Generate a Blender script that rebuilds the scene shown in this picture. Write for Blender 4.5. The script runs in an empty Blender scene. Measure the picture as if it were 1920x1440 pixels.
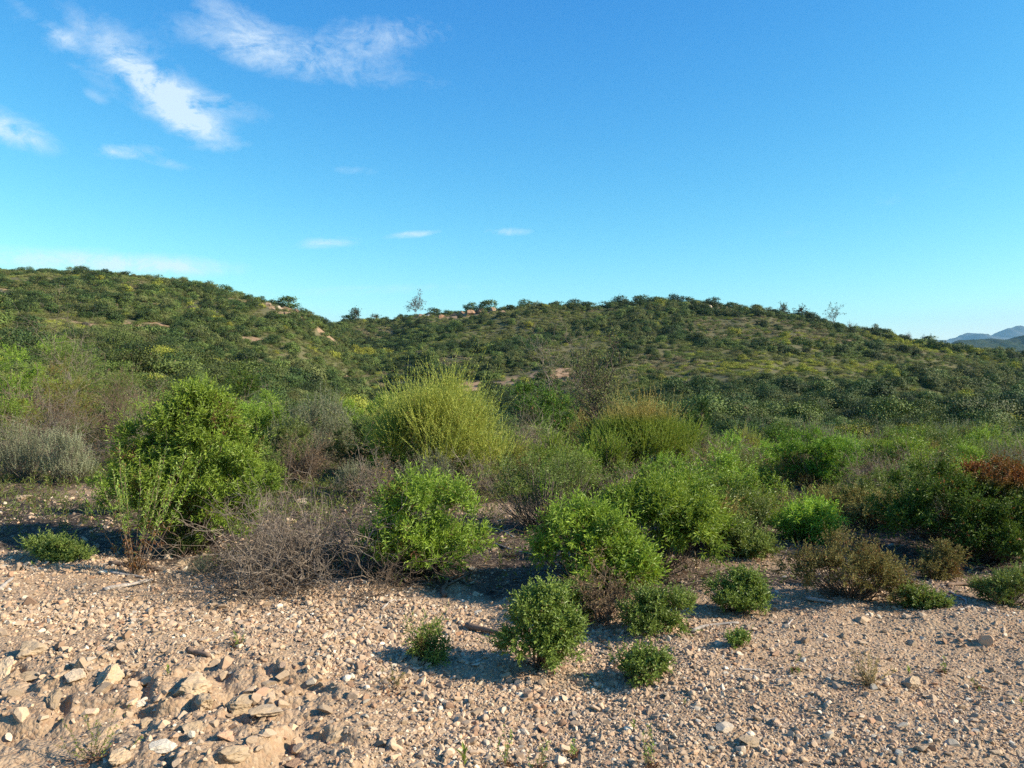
import bpy, bmesh, math, random
import numpy as np
from mathutils import Vector, Matrix

scene = bpy.context.scene
COL = scene.collection
R = math.radians
PI = math.pi

# ------------------------------------------------------------------ camera numbers
F = 1450.0            # focal length in pixels of the 1920 wide photograph
HCAM = 1.6            # eye height above the track
PITCH = math.atan(30 / 1450)
SUN_AZ, SUN_EL = 102.0, 30.5     # degrees, azimuth clockwise from +Y (the view direction)

def pix_dir(px, py):
    cx, cy = (px - 960) / F, -(py - 720) / F
    cp, sp = math.cos(PITCH), math.sin(PITCH)
    return np.array([cx, cp + cy * sp, -sp + cy * cp])

def pix_x(px, depth):
    d = pix_dir(px, 690)
    return d[0] / d[1] * depth

def pix_z(py, depth):
    d = pix_dir(960, py)
    return HCAM + d[2] / d[1] * depth

# ------------------------------------------------------------------ numpy noise
def _h(ix, iy, iz, seed):
    with np.errstate(over='ignore'):
        n = (ix.astype(np.int64) * 374761393 + iy.astype(np.int64) * 668265263 + iz.astype(np.int64) * 2147483647 + seed * 974711) & 0xFFFFFFFF
        n = ((n ^ (n >> 13)) * 1274126177) & 0xFFFFFFFF
        n = ((n ^ (n >> 16)) * 2246822519) & 0xFFFFFFFF
        n = n ^ (n >> 15)
    return (n & 0xFFFFFF).astype(np.float64) / 0xFFFFFF

def vnoise(x, y, seed=0):
    ix, iy = np.floor(x), np.floor(y)
    fx, fy = x - ix, y - iy
    fx = fx * fx * fx * (fx * (fx * 6 - 15) + 10); fy = fy * fy * fy * (fy * (fy * 6 - 15) + 10)
    z = np.zeros_like(ix)
    a, b = _h(ix, iy, z, seed), _h(ix + 1, iy, z, seed)
    c, d = _h(ix, iy + 1, z, seed), _h(ix + 1, iy + 1, z, seed)
    return (a * (1 - fx) + b * fx) * (1 - fy) + (c * (1 - fx) + d * fx) * fy * 1.0 - 0.5

def fbm(x, y, seed=0, octv=4, gain=0.5):
    s, a = np.zeros_like(x), 1.0
    for o in range(octv):
        s += a * vnoise(x * 2 ** o + 17.3 * o, y * 2 ** o - 9.1 * o, seed + o)
        a *= gain
    return s

def vnoise3(p, seed=0):
    i = np.floor(p); f = p - i; f = f * f * (3 - 2 * f)
    out = 0
    for dx in (0, 1):
        for dy in (0, 1):
            for dz in (0, 1):
                w = (f[:, 0] if dx else 1 - f[:, 0]) * (f[:, 1] if dy else 1 - f[:, 1]) * (f[:, 2] if dz else 1 - f[:, 2])
                out = out + w * _h(i[:, 0] + dx, i[:, 1] + dy, i[:, 2] + dz, seed)
    return out - 0.5

def worley(x, y, seed=0):
    ix, iy = np.floor(x), np.floor(y)
    best = np.full(x.shape, 9.0); sec = np.full(x.shape, 9.0)
    cid = np.zeros(x.shape); ox = np.zeros(x.shape); oy = np.zeros(x.shape)
    z = np.zeros_like(ix)
    for dx in (-1, 0, 1):
        for dy in (-1, 0, 1):
            jx, jy = ix + dx, iy + dy
            cx, cy = jx + _h(jx, jy, z, seed), jy + _h(jx, jy, z, seed + 1)
            d = np.hypot(x - cx, y - cy)
            m = d < best
            sec = np.where(m, best, np.minimum(sec, d))
            cid = np.where(m, _h(jx, jy, z, seed + 2), cid)
            ox = np.where(m, x - cx, ox); oy = np.where(m, y - cy, oy)
            best = np.where(m, d, best)
    return best, sec, cid, ox, oy

def sstep(a, b, x):
    t = np.clip((x - a) / (b - a), 0, 1)
    return t * t * (3 - 2 * t)

# ------------------------------------------------------------------ terrain
# cross sections: pixel column -> (depth, height) nodes; last but one is the ridge crest
def _ridge(py, d): return HCAM + (690 - py) / F * d
SECT = {
    -500: [(9, .15), (20, .8), (35, 1.6), (60, 3.5), (90, 9), (130, 17), (150, _ridge(506, 150)), (260, 2)],
    0:    [(9, .05), (20, .5), (35, 1.2), (60, 2.6), (90, 8.0), (125, 16), (150, _ridge(501, 150)), (270, 0)],
    200:  [(9, .03), (20, .35), (35, .7), (60, 1.4), (90, 7.0), (125, 15.2), (150, _ridge(503, 150)), (270, 0)],
    400:  [(9, 0), (20, .1), (35, 0), (60, 0), (90, 4.5), (125, 11.6), (155, _ridge(529, 155)), (280, -2)],
    520:  [(9, 0), (20, -.2), (35, -.6), (60, -1.2), (90, 2.4), (120, 8.2), (150, _ridge(561, 150)), (270, -3)],
    590:  [(9, 0), (20, -.3), (35, -1.0), (60, -2.2), (90, .4), (120, 5.4), (152, _ridge(584, 152)), (190, 8), (280, -3)],
    650:  [(9, 0), (20, -.4), (35, -1.4), (60, -2.9), (90, -1.6), (125, 2.0), (160, 7.0), (212, _ridge(588, 212)), (330, -3)],
    700:  [(9, 0), (20, -.5), (35, -1.5), (60, -3), (90, -2.6), (130, .8), (170, 6.0), (215, _ridge(590, 215)), (330, -3)],
    800:  [(9, 0), (20, -.5), (35, -1.6), (60, -3.2), (90, -2.0), (130, 4), (200, _ridge(584, 200)), (330, -3)],
    1000: [(9, 0), (20, -.6), (35, -1.8), (60, -3.2), (90, -1.2), (130, 6), (178, _ridge(567, 178)), (300, -4)],
    1200: [(9, 0), (20, -.6), (35, -1.8), (60, -3.0), (90, .2), (125, 7), (165, _ridge(562, 165)), (290, -5)],
    1400: [(9, 0), (20, -.6), (35, -1.8), (60, -2.8), (90, 1.0), (125, 7.2), (160, _ridge(569, 160)), (290, -6)],
    1600: [(9, 0), (20, -.6), (35, -1.9), (60, -2.8), (90, .2), (125, 5.0), (155, _ridge(607, 155)), (290, -8)],
    1800: [(9, 0), (20, -.6), (35, -1.9), (60, -2.9), (90, -1.0), (120, 1.9), (150, _ridge(643, 150)), (280, -10)],
    1900: [(9, 0), (20, -.6), (35, -1.9), (60, -3.0), (90, -1.8), (120, .6), (148, _ridge(657, 148)), (280, -11)],
    2400: [(9, 0), (20, -.6), (35, -2), (60, -3.4), (90, -3.4), (120, -2.6), (145, _ridge(688, 145)), (280, -12)],
}
NA, NL = 320, 420
AZ0, AZ1 = -1.05, 1.05
LR0, LR1 = math.log(4.0), math.log(420.0)
def _table():
    keys = sorted(SECT); azk = np.arctan((np.array(keys) - 960) / F)
    rs = np.exp(np.linspace(LR0, LR1, NL)); azs = np.linspace(AZ0, AZ1, NA)
    rows = []
    for k, a in zip(keys, azk):
        pts = [(4, 0)] + SECT[k] + [(420, -14)]
        d = np.array([p[0] for p in pts]) / math.cos(a); z = np.array([p[1] for p in pts])
        rows.append(np.interp(np.log(rs), np.log(d), z))
    rows = np.array(rows)
    T = np.array([np.interp(azs, azk, rows[:, j]) for j in range(NL)]).T
    for it in range(2):
        k = 6
        P = np.pad(T, ((0, 0), (k, k)), mode='edge'); T = sum(P[:, i:i + NL] for i in range(2 * k + 1)) / (2 * k + 1)
        k = 3
        P = np.pad(T, ((k, k), (0, 0)), mode='edge'); T = sum(P[i:i + NA] for i in range(2 * k + 1)) / (2 * k + 1)
    return T
TAB = _table()

def base_z(x, y):
    r = np.hypot(x, y); az = np.arctan2(x, y)
    fa = np.clip((az - AZ0) / (AZ1 - AZ0) * (NA - 1), 0, NA - 1.001)
    fr = np.clip((np.log(np.maximum(r, 1e-3)) - LR0) / (LR1 - LR0) * (NL - 1), 0, NL - 1.001)
    ia, ir = fa.astype(int), fr.astype(int); fa = fa - ia; fr = fr - ir
    z = (TAB[ia, ir] * (1 - fa) + TAB[ia + 1, ir] * fa) * (1 - fr) + (TAB[ia, ir + 1] * (1 - fa) + TAB[ia + 1, ir + 1] * fa) * fr
    far = sstep(420, 1500, r)
    return z * (1 - far) - 18 * far

def outcrop_mask(x, y):
    # eroded bedrock at the near left corner of the track
    e = sstep(-.35, -.95, x + .45 * (y - 3.4)) * sstep(4.45, 4.0, y + 0.06 * fbm(x * 3, y * 3, 5)) * sstep(1.0, 2.0, y)
    return e

def terrain(x, y):
    x = np.atleast_1d(np.asarray(x, float)); y = np.atleast_1d(np.asarray(y, float))
    r = np.hypot(x, y)
    z = base_z(x, y)
    z += sstep(45, 100, r) * (1 - sstep(600, 1200, r)) * (1.3 * fbm(x / 17, y / 17, 3, 4) + .5 * fbm(x / 5, y / 5, 8, 2))
    z += sstep(8, 14, r) * (1 - sstep(45, 90, r)) * .35 * fbm(x / 3, y / 3, 21, 3)
    near = 1 - sstep(12, 20, r)
    z += near * (.09 * fbm(x / 1.3, y / 1.3, 31, 3) + .03 * fbm(x / .22, y / .22, 35, 3))
    n = r < 7
    if n.any():
        xs, ys = x[n], y[n]
        m = outcrop_mask(xs, ys)
        wx = xs + .12 * fbm(xs * 4, ys * 4, 41, 3); wy = ys + .12 * fbm(xs * 4 + 9, ys * 4, 47, 3)
        f1, f2, cid, ox, oy = worley(wx / .42, wy / .30, 51)
        e_ = sstep(0, .30, f2 - f1); h = ((cid - .5) * .085 + ox * .065 * np.sin(cid * 40) + oy * .07 * np.cos(cid * 57)) * e_ - .055 * (1 - e_)
        g1, g2, gid, gx, gy = worley(wx / .13, wy / .10, 61)
        h += ((gid - .5) * .028 + gx * .04 * np.sin(gid * 50) + gy * .03 * np.cos(gid * 33)) * sstep(0, .35, g2 - g1)
        # sandy hollow in the corner
        hol = np.exp(-(((xs + 1.95) / .45) ** 2 + ((ys - 3.30) / .22) ** 2))
        k1, k2, kid, kx, ky = worley(wx / .055, wy / .045, 81)
        h += ((kid - .5) * .016 + kx * .014 * np.sin(kid * 31)) * sstep(0, .3, k2 - k1) - .008 * (1 - sstep(0, .25, k2 - k1))
        h = h * (1 - .9 * hol) - .10 * hol + .02 * fbm(xs * 22, ys * 22, 71, 3)
        gul = np.exp(-((ys - 3.75 - .35 * (xs + 1.4) - .06 * np.sin(xs * 7)) / .05) ** 2)
        z[n] += m * (.62 * h - .05 * gul)
        # loosened rubble ledge just behind the bedrock
        z[n] += .04 * (1 - m) * sstep(-.5, -1.6, xs) * np.exp(-((ys - 4.5) / .35) ** 2)
        # low rocky swell at the right
        z[n] += .10 * np.exp(-(((xs - 2.75) / .45) ** 2 + ((ys - 4.6) / .25) ** 2))
    return z

def tz(x, y): return float(terrain(x, y)[0])

def ground_hit(px, py):
    d = pix_dir(px, py); t = np.exp(np.linspace(math.log(1.8), math.log(400), 1500))
    x, y, z = d[0] * t, d[1] * t, HCAM + d[2] * t
    g = z - terrain(x, y)
    i = np.argmax(g < 0) if (g < 0).any() else len(t) - 1
    if i > 0 and g[i] < 0:
        f = g[i - 1] / (g[i - 1] - g[i]); tt = t[i - 1] + (t[i] - t[i - 1]) * f
    else: tt = t[i]
    return float(d[0] * tt), float(d[1] * tt), tz(d[0] * tt, d[1] * tt)

# edge between pale gravel and dark soil under the brush: depth as a function of x
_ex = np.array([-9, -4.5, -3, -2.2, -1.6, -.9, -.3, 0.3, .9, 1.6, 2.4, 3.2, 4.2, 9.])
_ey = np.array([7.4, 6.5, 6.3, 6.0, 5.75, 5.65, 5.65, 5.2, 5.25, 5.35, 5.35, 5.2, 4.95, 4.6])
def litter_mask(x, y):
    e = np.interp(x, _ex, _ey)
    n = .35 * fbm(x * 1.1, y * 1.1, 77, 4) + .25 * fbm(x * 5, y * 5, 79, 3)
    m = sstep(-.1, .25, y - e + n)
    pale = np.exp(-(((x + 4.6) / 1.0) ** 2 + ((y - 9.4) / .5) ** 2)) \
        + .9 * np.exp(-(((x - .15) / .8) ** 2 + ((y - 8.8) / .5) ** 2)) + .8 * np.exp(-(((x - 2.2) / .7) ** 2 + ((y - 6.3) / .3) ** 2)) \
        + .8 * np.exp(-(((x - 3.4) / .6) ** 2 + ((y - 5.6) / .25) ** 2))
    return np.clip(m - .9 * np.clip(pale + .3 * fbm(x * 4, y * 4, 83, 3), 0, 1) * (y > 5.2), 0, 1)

# bare soil patches on the hill (pixel column, row, half width m, half depth m)
BARE_PIX = [(520, 572, 4.5, 5), (560, 590, 3, 4), (480, 562, 3, 4), (610, 622, 4, 2.5), (640, 628, 3, 2), (430, 626, 3.0, 1.2), (385, 631, 2.0, .8), (460, 632, 1.6, .8),
            (160, 603, 3.2, 1.2), (235, 604, 3, 1.0), (290, 606, 2, .8), (30, 545, 4, 2), (370, 690, 2.6, 1.6), (680, 716, 3, 2), (740, 718, 3, 2),
            (860, 576, 6, 4), (925, 572, 5, 4), (1390, 575, 4, 3), (1330, 562, 4, 3), (893, 721, 2.2, 2.4), (920, 718, 2.4, 2.4), (950, 714, 2.4, 2.4), (980, 709, 2.6, 2.6), (1010, 704, 2.6, 2.8), (1040, 699, 2.6, 3.0), (1062, 697, 2, 3.0),
            (1620, 640, 5, 2), (1560, 600, 4, 2), (1700, 650, 5, 2)]
BARE = []
def crest_at(px):
    """highest visible ground in a pixel column"""
    d = np.linspace(100, 235, 300); x = np.array([pix_x(px, q) for q in d]); z = terrain(x, d)
    e = (z - HCAM) / d; i = int(np.argmax(e)); return x[i], d[i], z[i]
def hill_hit(px, py):
    h = ground_hit(px, py)
    if h[1] > 240:
        x, y, z = crest_at(px); y -= 2.5; x = pix_x(px, y); h = (x, y, tz(x, y))
    return h
for (bx, by, rx, ry) in BARE_PIX:
    hx, hy, hz = hill_hit(bx, by + 3); BARE.append((hx, hy, rx * 1.15, max(ry * 1.2, 1.7)))
def bare_mask(x, y):
    m = np.zeros_like(x)
    for (hx, hy, rx, ry) in BARE:
        m = np.maximum(m, np.exp(-(((x - hx) / rx) ** 2 + ((y - hy) / ry) ** 2)))
    return sstep(.3, .75, m * (1 + .9 * fbm(x / 1.3, y / 1.3, 95, 3)) + .8 * fbm(x / 1.6, y / 1.6, 91, 3) * (m > .05))

# ------------------------------------------------------------------ mesh helpers
def mesh_from(name, verts, faces, tint=None, mat=None, smooth=False):
    me = bpy.data.meshes.new(name)
    verts = np.asarray(verts, np.float32); faces = np.asarray(faces, np.int32)
    k = faces.shape[1]
    me.vertices.add(len(verts)); me.vertices.foreach_set('co', verts.ravel())
    me.loops.add(faces.size); me.loops.foreach_set('vertex_index', faces.ravel())
    me.polygons.add(len(faces))
    me.polygons.foreach_set('loop_start', np.arange(0, faces.size, k, dtype=np.int32))
    me.polygons.foreach_set('use_smooth', np.full(len(faces), smooth, dtype=bool))
    me.update(calc_edges=True)
    if tint is not None:
        a = me.color_attributes.new('tint', 'FLOAT_COLOR', 'POINT')
        c = np.ones((len(verts), 4), np.float32); c[:, :tint.shape[1]] = tint
        a.data.foreach_set('color', c.ravel())
    if mat: me.materials.append(mat)
    return me

def link(name, data, parent=None, loc=(0, 0, 0), rotz=0, scale=1):
    o = bpy.data.objects.new(name, data); COL.objects.link(o)
    o.location = loc; o.rotation_euler = (0, 0, rotz)
    o.scale = (scale,) * 3 if not hasattr(scale, '__len__') else scale
    if parent: o.parent = parent
    return o

def tag(o, label, cat, group=None):
    o['label'] = label; o['category'] = cat
    if group: o['group'] = group
    return o

def unit(v): return v / np.maximum(np.linalg.norm(v, axis=-1, keepdims=True), 1e-9)

def perp(d):
    a = np.where(np.abs(d[..., 2:3]) < .9, np.array([0, 0, 1.]), np.array([1., 0, 0]))
    return unit(np.cross(d, a))

def tubes(paths, radii, S=3):
    """(N,K,3) polylines with (N,K) radii -> one vertex and quad array"""
    N, K, _ = paths.shape
    tang = np.gradient(paths, axis=1); tang = unit(tang)
    u = perp(unit(paths[:, -1] - paths[:, 0] + 1e-6))[:, None, :]
    u = unit(u - tang * (u * tang).sum(-1, keepdims=True)); v = np.cross(tang, u)
    an = np.arange(S) * 2 * PI / S
    ring = paths[:, :, None, :] + radii[:, :, None, None] * (np.cos(an)[None, None, :, None] * u[:, :, None, :] + np.sin(an)[None, None, :, None] * v[:, :, None, :])
    V = ring.reshape(-1, 3)
    n = np.arange(N)[:, None, None] * K * S; k = np.arange(K - 1)[None, :, None] * S; s = np.arange(S)[None, None, :]; s2 = (s + 1) % S
    Fq = np.stack([n + k + s, n + k + s2, n + k + S + s2, n + k + S + s], -1).reshape(-1, 4)
    return V, Fq

def leaves(base, d, side, length, width, tint, fold=.25, droop=.12):
    n = np.cross(side, d)
    L, W = length[:, None], width[:, None]
    up = n * W * fold
    m = base + d * L * .45
    tip = base + d * L + np.array([0, 0, -1.]) * L * droop
    V = np.stack([base, m + side * W * .5 + up, tip, m - side * W * .5 + up], 1).reshape(-1, 3)
    i = np.arange(len(base))[:, None] * 4
    Fq = np.concatenate([i + np.array([0, 1, 2]), i + np.array([0, 2, 3])], 0)
    return V, Fq, np.repeat(tint, 4, axis=0)

def rand_unit(rng, n):
    v = rng.normal(size=(n, 3)); return unit(v)

def rand_lobes(rng, n=7, low=.0):
    """lobes in units of the bush: x,y in -.5..+.5, z 0..1"""
    L = [(rng.uniform(-.1, .1), 0, .48, .27, .27, .40)]
    for i in range(n):
        a = i * 2.4 + rng.uniform(0, 1); r = rng.uniform(.12, .36)
        z = rng.uniform(.26, .84) - .3 * r
        s = rng.uniform(.12, .27)
        L.append((r * math.cos(a), r * math.sin(a), z, s, s, min(s * 1.05, z * .95)))
    for i in range(5):      # skirts down to the ground
        a = i * 1.26 + rng.uniform(0, 1); r = rng.uniform(.18, .27); s = rng.uniform(.14, .2)
        L.append((r * math.cos(a), r * math.sin(a), rng.uniform(.14, .24), s, s, .2))
    return L

def shoots(rng, lobes, n, W, H, D, inner=.5, upb=.6, outb=.7, rnd=.35, lump=.3, zmin=.03, ext=.05):
    L = np.array(lobes, float)
    a = (L[:, 3] * L[:, 5]); pick = rng.choice(len(L), n, p=a / a.sum())
    d = rand_unit(rng, n); d[:, 2] = np.where(d[:, 2] < -.35, -d[:, 2], d[:, 2])
    f = 1 - inner * rng.random(n) ** 1.7
    f *= 1 + lump * 2 * vnoise3(d * 2.3 + pick[:, None] * 7.7, 5)
    P = L[pick, :3] + d * L[pick, 3:6] * f[:, None]
    P = P * np.array([W, D, H])
    P[:, 2] = np.abs(P[:, 2]) + zmin * H
    for ax, ww in ((0, W), (1, D)):      # fill the measured width and height
        q0, q1 = np.quantile(P[:, ax], .015), np.quantile(P[:, ax], .985)
        e = max(ww / 2 - ext, ww * .3)
        P[:, ax] = (P[:, ax] - (q0 + q1) / 2) * (2 * e / (q1 - q0))
    P[:, 2] *= max(H - ext * 1.2, H * .6) / np.quantile(P[:, 2], .985)
    out = unit(d * np.array([1 / W, 1 / D, 1 / H]))
    D_ = unit(out * outb + np.array([0, 0, upb]) + rng.normal(size=(n, 3)) * rnd)
    return P, D_, pick

def cshoots(rng, lobes, n, ncl, sig, W, H, D, **kw):
    """shoots gathered in tufts with gaps between the tufts"""
    P0, D0, pk = shoots(rng, lobes, ncl, W, H, D, **kw)
    w = rng.uniform(.3, 1.5, ncl); i = rng.choice(ncl, n, p=w / w.sum())
    P = P0[i] + rng.normal(size=(n, 3)) * sig * np.array([1, 1, .85]) * rng.uniform(.6, 1.25, ncl)[i][:, None]
    P[:, 2] = np.abs(P[:, 2])
    Dd = unit(D0[i] + .55 * unit(P - P0[i] + 1e-6) + rng.normal(size=(n, 3)) * .25)
    return P, Dd, rng.random(ncl)[i], i

def leafy(rng, P, D, L, nl, ll, lw, a0=70, a1=25, brown=0., clump_brown=None, jit=.3, fold=.25, droop=.12, hb=None):
    """leaves spiralling up each shoot"""
    n = len(P)
    t = (np.arange(nl) + .5) / nl
    ang = np.arange(nl)[None, :] * 2.4 + rng.uniform(0, 6.28, n)[:, None] + rng.normal(size=(n, nl)) * .4
    u = perp(D); v = np.cross(D, u)
    rad = np.cos(ang)[..., None] * u[:, None] + np.sin(ang)[..., None] * v[:, None]
    A = np.radians(a0 + (a1 - a0) * t)[None, :, None] + rng.normal(size=(n, nl, 1)) * .2
    d = unit(D[:, None] * np.cos(A) + rad * np.sin(A))
    Ls = L * rng.uniform(.55, 1.25, (n, 1, 1)) * np.where(rng.random((n, 1, 1)) < .10, 2.0, 1)
    b = P[:, None] + D[:, None] * Ls * t[None, :, None]
    side = unit(np.cross(d, D[:, None] + rng.normal(size=(n, nl, 3)) * jit))
    sz = rng.uniform(.7, 1.2, (n, nl)) * (1 - .35 * t[None] ** 2)
    hue = np.repeat(rng.random((n, 1)), nl, 1) * .7 + rng.random((n, nl)) * .3
    if hb is not None: hue = .5 * hb[:, None] + .5 * hue
    br = (rng.random((n, nl)) < brown) * rng.uniform(.5, 1, (n, nl))
    if clump_brown is not None: br = np.maximum(br, clump_brown[:, None] * (rng.random((n, nl)) < .8))
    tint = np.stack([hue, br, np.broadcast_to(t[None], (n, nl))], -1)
    return leaves(b.reshape(-1, 3), d.reshape(-1, 3), side.reshape(-1, 3), (ll * sz).ravel(), (lw * sz).ravel(), tint.reshape(-1, 3), fold, droop)

def stems_to(rng, targets, H, base_r=.05, r0=.008, r1=.0015, K=6, wob=.03):
    n = len(targets)
    b = np.stack([rng.normal(size=n) * base_r, rng.normal(size=n) * base_r, np.full(n, -.03)], 1)
    t = np.linspace(0, 1, K)[None, :, None]
    mid = b * .5 + targets * .5; mid[:, 2] = targets[:, 2] * .35 + .05 * H; mid[:, :2] = targets[:, :2] * .72 + b[:, :2] * .28
    path = b[:, None] * (1 - t) ** 2 + 2 * mid[:, None] * t * (1 - t) + targets[:, None] * t ** 2
    w = rng.normal(size=(n, K, 3)) * wob * H * np.sin(t * PI)
    path = path + w * .5
    rad = r0 + (r1 - r0) * t[..., 0] ** .7
    rad = rad * rng.uniform(.6, 1.2, (n, 1))
    return path, rad

def branch_tree(rng, n1, n2, n3, L1, L2, L3, r, spread=.9, upb=.5, base_r=.1, K=5, bend=.25, zs=1.0, taper=.35):
    """three orders of branches as tubes: dead brush, twigs, bare trees"""
    def grow(b, d, L, rad, n):
        t = np.linspace(0, 1, K)[None, :, None]
        c = rng.normal(size=(n, 1, 3)) * bend
        jit = np.cumsum(rng.normal(size=(n, K, 3)) * .07, 1) * (t > 0)
        p = b[:, None] + d[:, None] * L[:, None, None] * t + (c * t ** 2 + jit) * L[:, None, None]
        p[:, :, 2] = np.maximum(p[:, :, 2], .004)
        return p, rad[:, None] * (1 - (1 - taper) * np.linspace(0, 1, K)[None])
    b = np.stack([rng.normal(size=n1) * base_r, rng.normal(size=n1) * base_r, np.zeros(n1)], 1)
    d = unit(np.stack([rng.normal(size=n1) * spread, rng.normal(size=n1) * spread, np.abs(rng.normal(size=n1)) * zs + upb], 1))
    P1, R1 = grow(b, d, L1 * rng.uniform(.6, 1.2, n1), r * rng.uniform(.7, 1.3, n1), n1)
    out = [(P1, R1)]
    Pp, Rp = P1, R1
    for n, L, rr in ((n2, L2, .55), (n3, L3, .33)):
        if not n: break
        N = len(Pp) * n
        par = np.repeat(np.arange(len(Pp)), n); f = rng.uniform(.25, 1, N) * (K - 1.001)
        i = f.astype(int); f -= i
        b = Pp[par, i] * (1 - f)[:, None] + Pp[par, i + 1] * f[:, None]
        pd = unit(Pp[par, i + 1] - Pp[par, i])
        d = unit(pd * .8 + rng.normal(size=(N, 3)) * .55 + np.array([0, 0, .15]))
        P, Rr = grow(b, d, L * rng.uniform(.5, 1.3, N), r * rr * rng.uniform(.7, 1.2, N), N)
        out.append((P, Rr)); Pp, Rp = P, Rr
    return out

def merge(parts):
    V, Fc, T, o = [], [], [], 0
    for p in parts:
        V.append(p[0]); Fc.append(p[1] + o); o += len(p[0])
        if len(p) > 2: T.append(p[2])
    return np.concatenate(V), np.concatenate(Fc), (np.concatenate(T) if T else None)

def tube_mesh(name, sets, mat, S=3):
    parts = [tubes(p, r, S) for p, r in sets]
    V, Fq, _ = merge(parts)
    n = len(V)
    return mesh_from(name, V, Fq, None, mat, True)

# ------------------------------------------------------------------ materials
def new_mat(name):
    m = bpy.data.materials.new(name); m.use_nodes = True
    nt = m.node_tree; nt.nodes.clear()
    out = nt.nodes.new('ShaderNodeOutputMaterial')
    return m, nt, out

class N:
    """tiny node helper"""
    def __init__(s, nt): s.nt = nt
    def node(s, t, **kw):
        n = s.nt.nodes.new(t)
        for k, v in kw.items(): setattr(n, k, v)
        return n
    def set(s, sock, v):
        if hasattr(v, 'is_linked') or isinstance(v, bpy.types.NodeSocket): s.nt.links.new(v, sock)
        else: sock.default_value = v
    def math(s, op, a, b=None, c=None, clamp=False):
        n = s.node('ShaderNodeMath', operation=op, use_clamp=clamp)
        s.set(n.inputs[0], a)
        if b is not None: s.set(n.inputs[1], b)
        if c is not None: s.set(n.inputs[2], c)
        return n.outputs[0]
    def mix(s, f, a, b, blend='MIX'):
        n = s.node('ShaderNodeMix', data_type='RGBA', blend_type=blend)
        s.set(n.inputs[0], f); s.set(n.inputs[6], c4(a)); s.set(n.inputs[7], c4(b))
        return n.outputs[2]
    def noise(s, vec, scale, detail=4, rough=.55, dist=0):
        n = s.node('ShaderNodeTexNoise'); s.set(n.inputs['Vector'], vec)
        n.inputs['Scale'].default_value = scale; n.inputs['Detail'].default_value = detail
        n.inputs['Roughness'].default_value = rough; n.inputs['Distortion'].default_value = dist
        return n.outputs[0]
    def vor(s, vec, scale, out='Distance', feature='F1'):
        n = s.node('ShaderNodeTexVoronoi', feature=feature); s.set(n.inputs['Vector'], vec)
        n.inputs['Scale'].default_value = scale
        return n.outputs[out]
    def ramp(s, f, a, b):
        n = s.node('ShaderNodeMapRange', clamp=True); s.set(n.inputs[0], f)
        n.inputs[1].default_value = a; n.inputs[2].default_value = b
        return n.outputs[0]
    def sep(s, v, col=False):
        n = s.node('ShaderNodeSeparateColor' if col else 'ShaderNodeSeparateXYZ'); s.set(n.inputs[0], v)
        return n.outputs
def c4(c): return c if isinstance(c, bpy.types.NodeSocket) else (tuple(c) + (1,))[:4]

def leaf_mat(name, dark, light, brown=(.11, .06, .03), trans=.28, rough=.5, spec=.35, var=.25):
    m, nt, out = new_mat(name); n = N(nt)
    at = n.node('ShaderNodeAttribute', attribute_name='tint'); t = n.sep(at.outputs['Color'], True)
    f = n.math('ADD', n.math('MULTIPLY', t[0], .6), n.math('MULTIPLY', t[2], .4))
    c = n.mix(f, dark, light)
    oi = n.node('ShaderNodeObjectInfo')
    v = n.math('ADD', n.math('MULTIPLY', oi.outputs['Random'], 2 * var), 1 - var)
    hs = n.node('ShaderNodeHueSaturation')
    n.set(hs.inputs['Value'], v); n.set(hs.inputs['Color'], c)
    n.set(hs.inputs['Hue'], n.math('ADD', n.math('MULTIPLY', oi.outputs['Random'], .016), .488))
    c = n.mix(t[1], hs.outputs[0], brown)
    b = n.node('ShaderNodeBsdfPrincipled'); n.set(b.inputs['Base Color'], c)
    b.inputs['Roughness'].default_value = rough; b.inputs['Specular IOR Level'].default_value = spec
    tr = n.node('ShaderNodeBsdfTranslucent')
    n.set(tr.inputs['Color'], n.mix(1, c, (1.15, 1.1, .75), 'MULTIPLY'))
    mx = n.node('ShaderNodeMixShader'); mx.inputs[0].default_value = trans
    nt.links.new(b.outputs[0], mx.inputs[1]); nt.links.new(tr.outputs[0], mx.inputs[2])
    nt.links.new(mx.outputs[0], out.inputs[0])
    return m

def wood_mat(name, a, b, scale=30, rough=.85):
    m, nt, out = new_mat(name); n = N(nt)
    g = n.node('ShaderNodeTexCoord').outputs['Object']
    mp = n.node('ShaderNodeMapping'); n.set(mp.inputs[0], g); mp.inputs['Scale'].default_value = (1, 1, .25)
    f = n.ramp(n.noise(mp.outputs[0], scale, 5, .65), .3, .7)
    c = n.mix(f, a, b)
    p = n.node('ShaderNodeBsdfPrincipled'); n.set(p.inputs['Base Color'], c)
    p.inputs['Roughness'].default_value = rough; p.inputs['Specular IOR Level'].default_value = .2
    bp = n.node('ShaderNodeBump'); bp.inputs['Strength'].default_value = .4; bp.inputs['Distance'].default_value = .004
    n.set(bp.inputs['Height'], f); n.set(p.inputs['Normal'], bp.outputs[0])
    nt.links.new(p.outputs[0], out.inputs[0])
    return m

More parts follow.
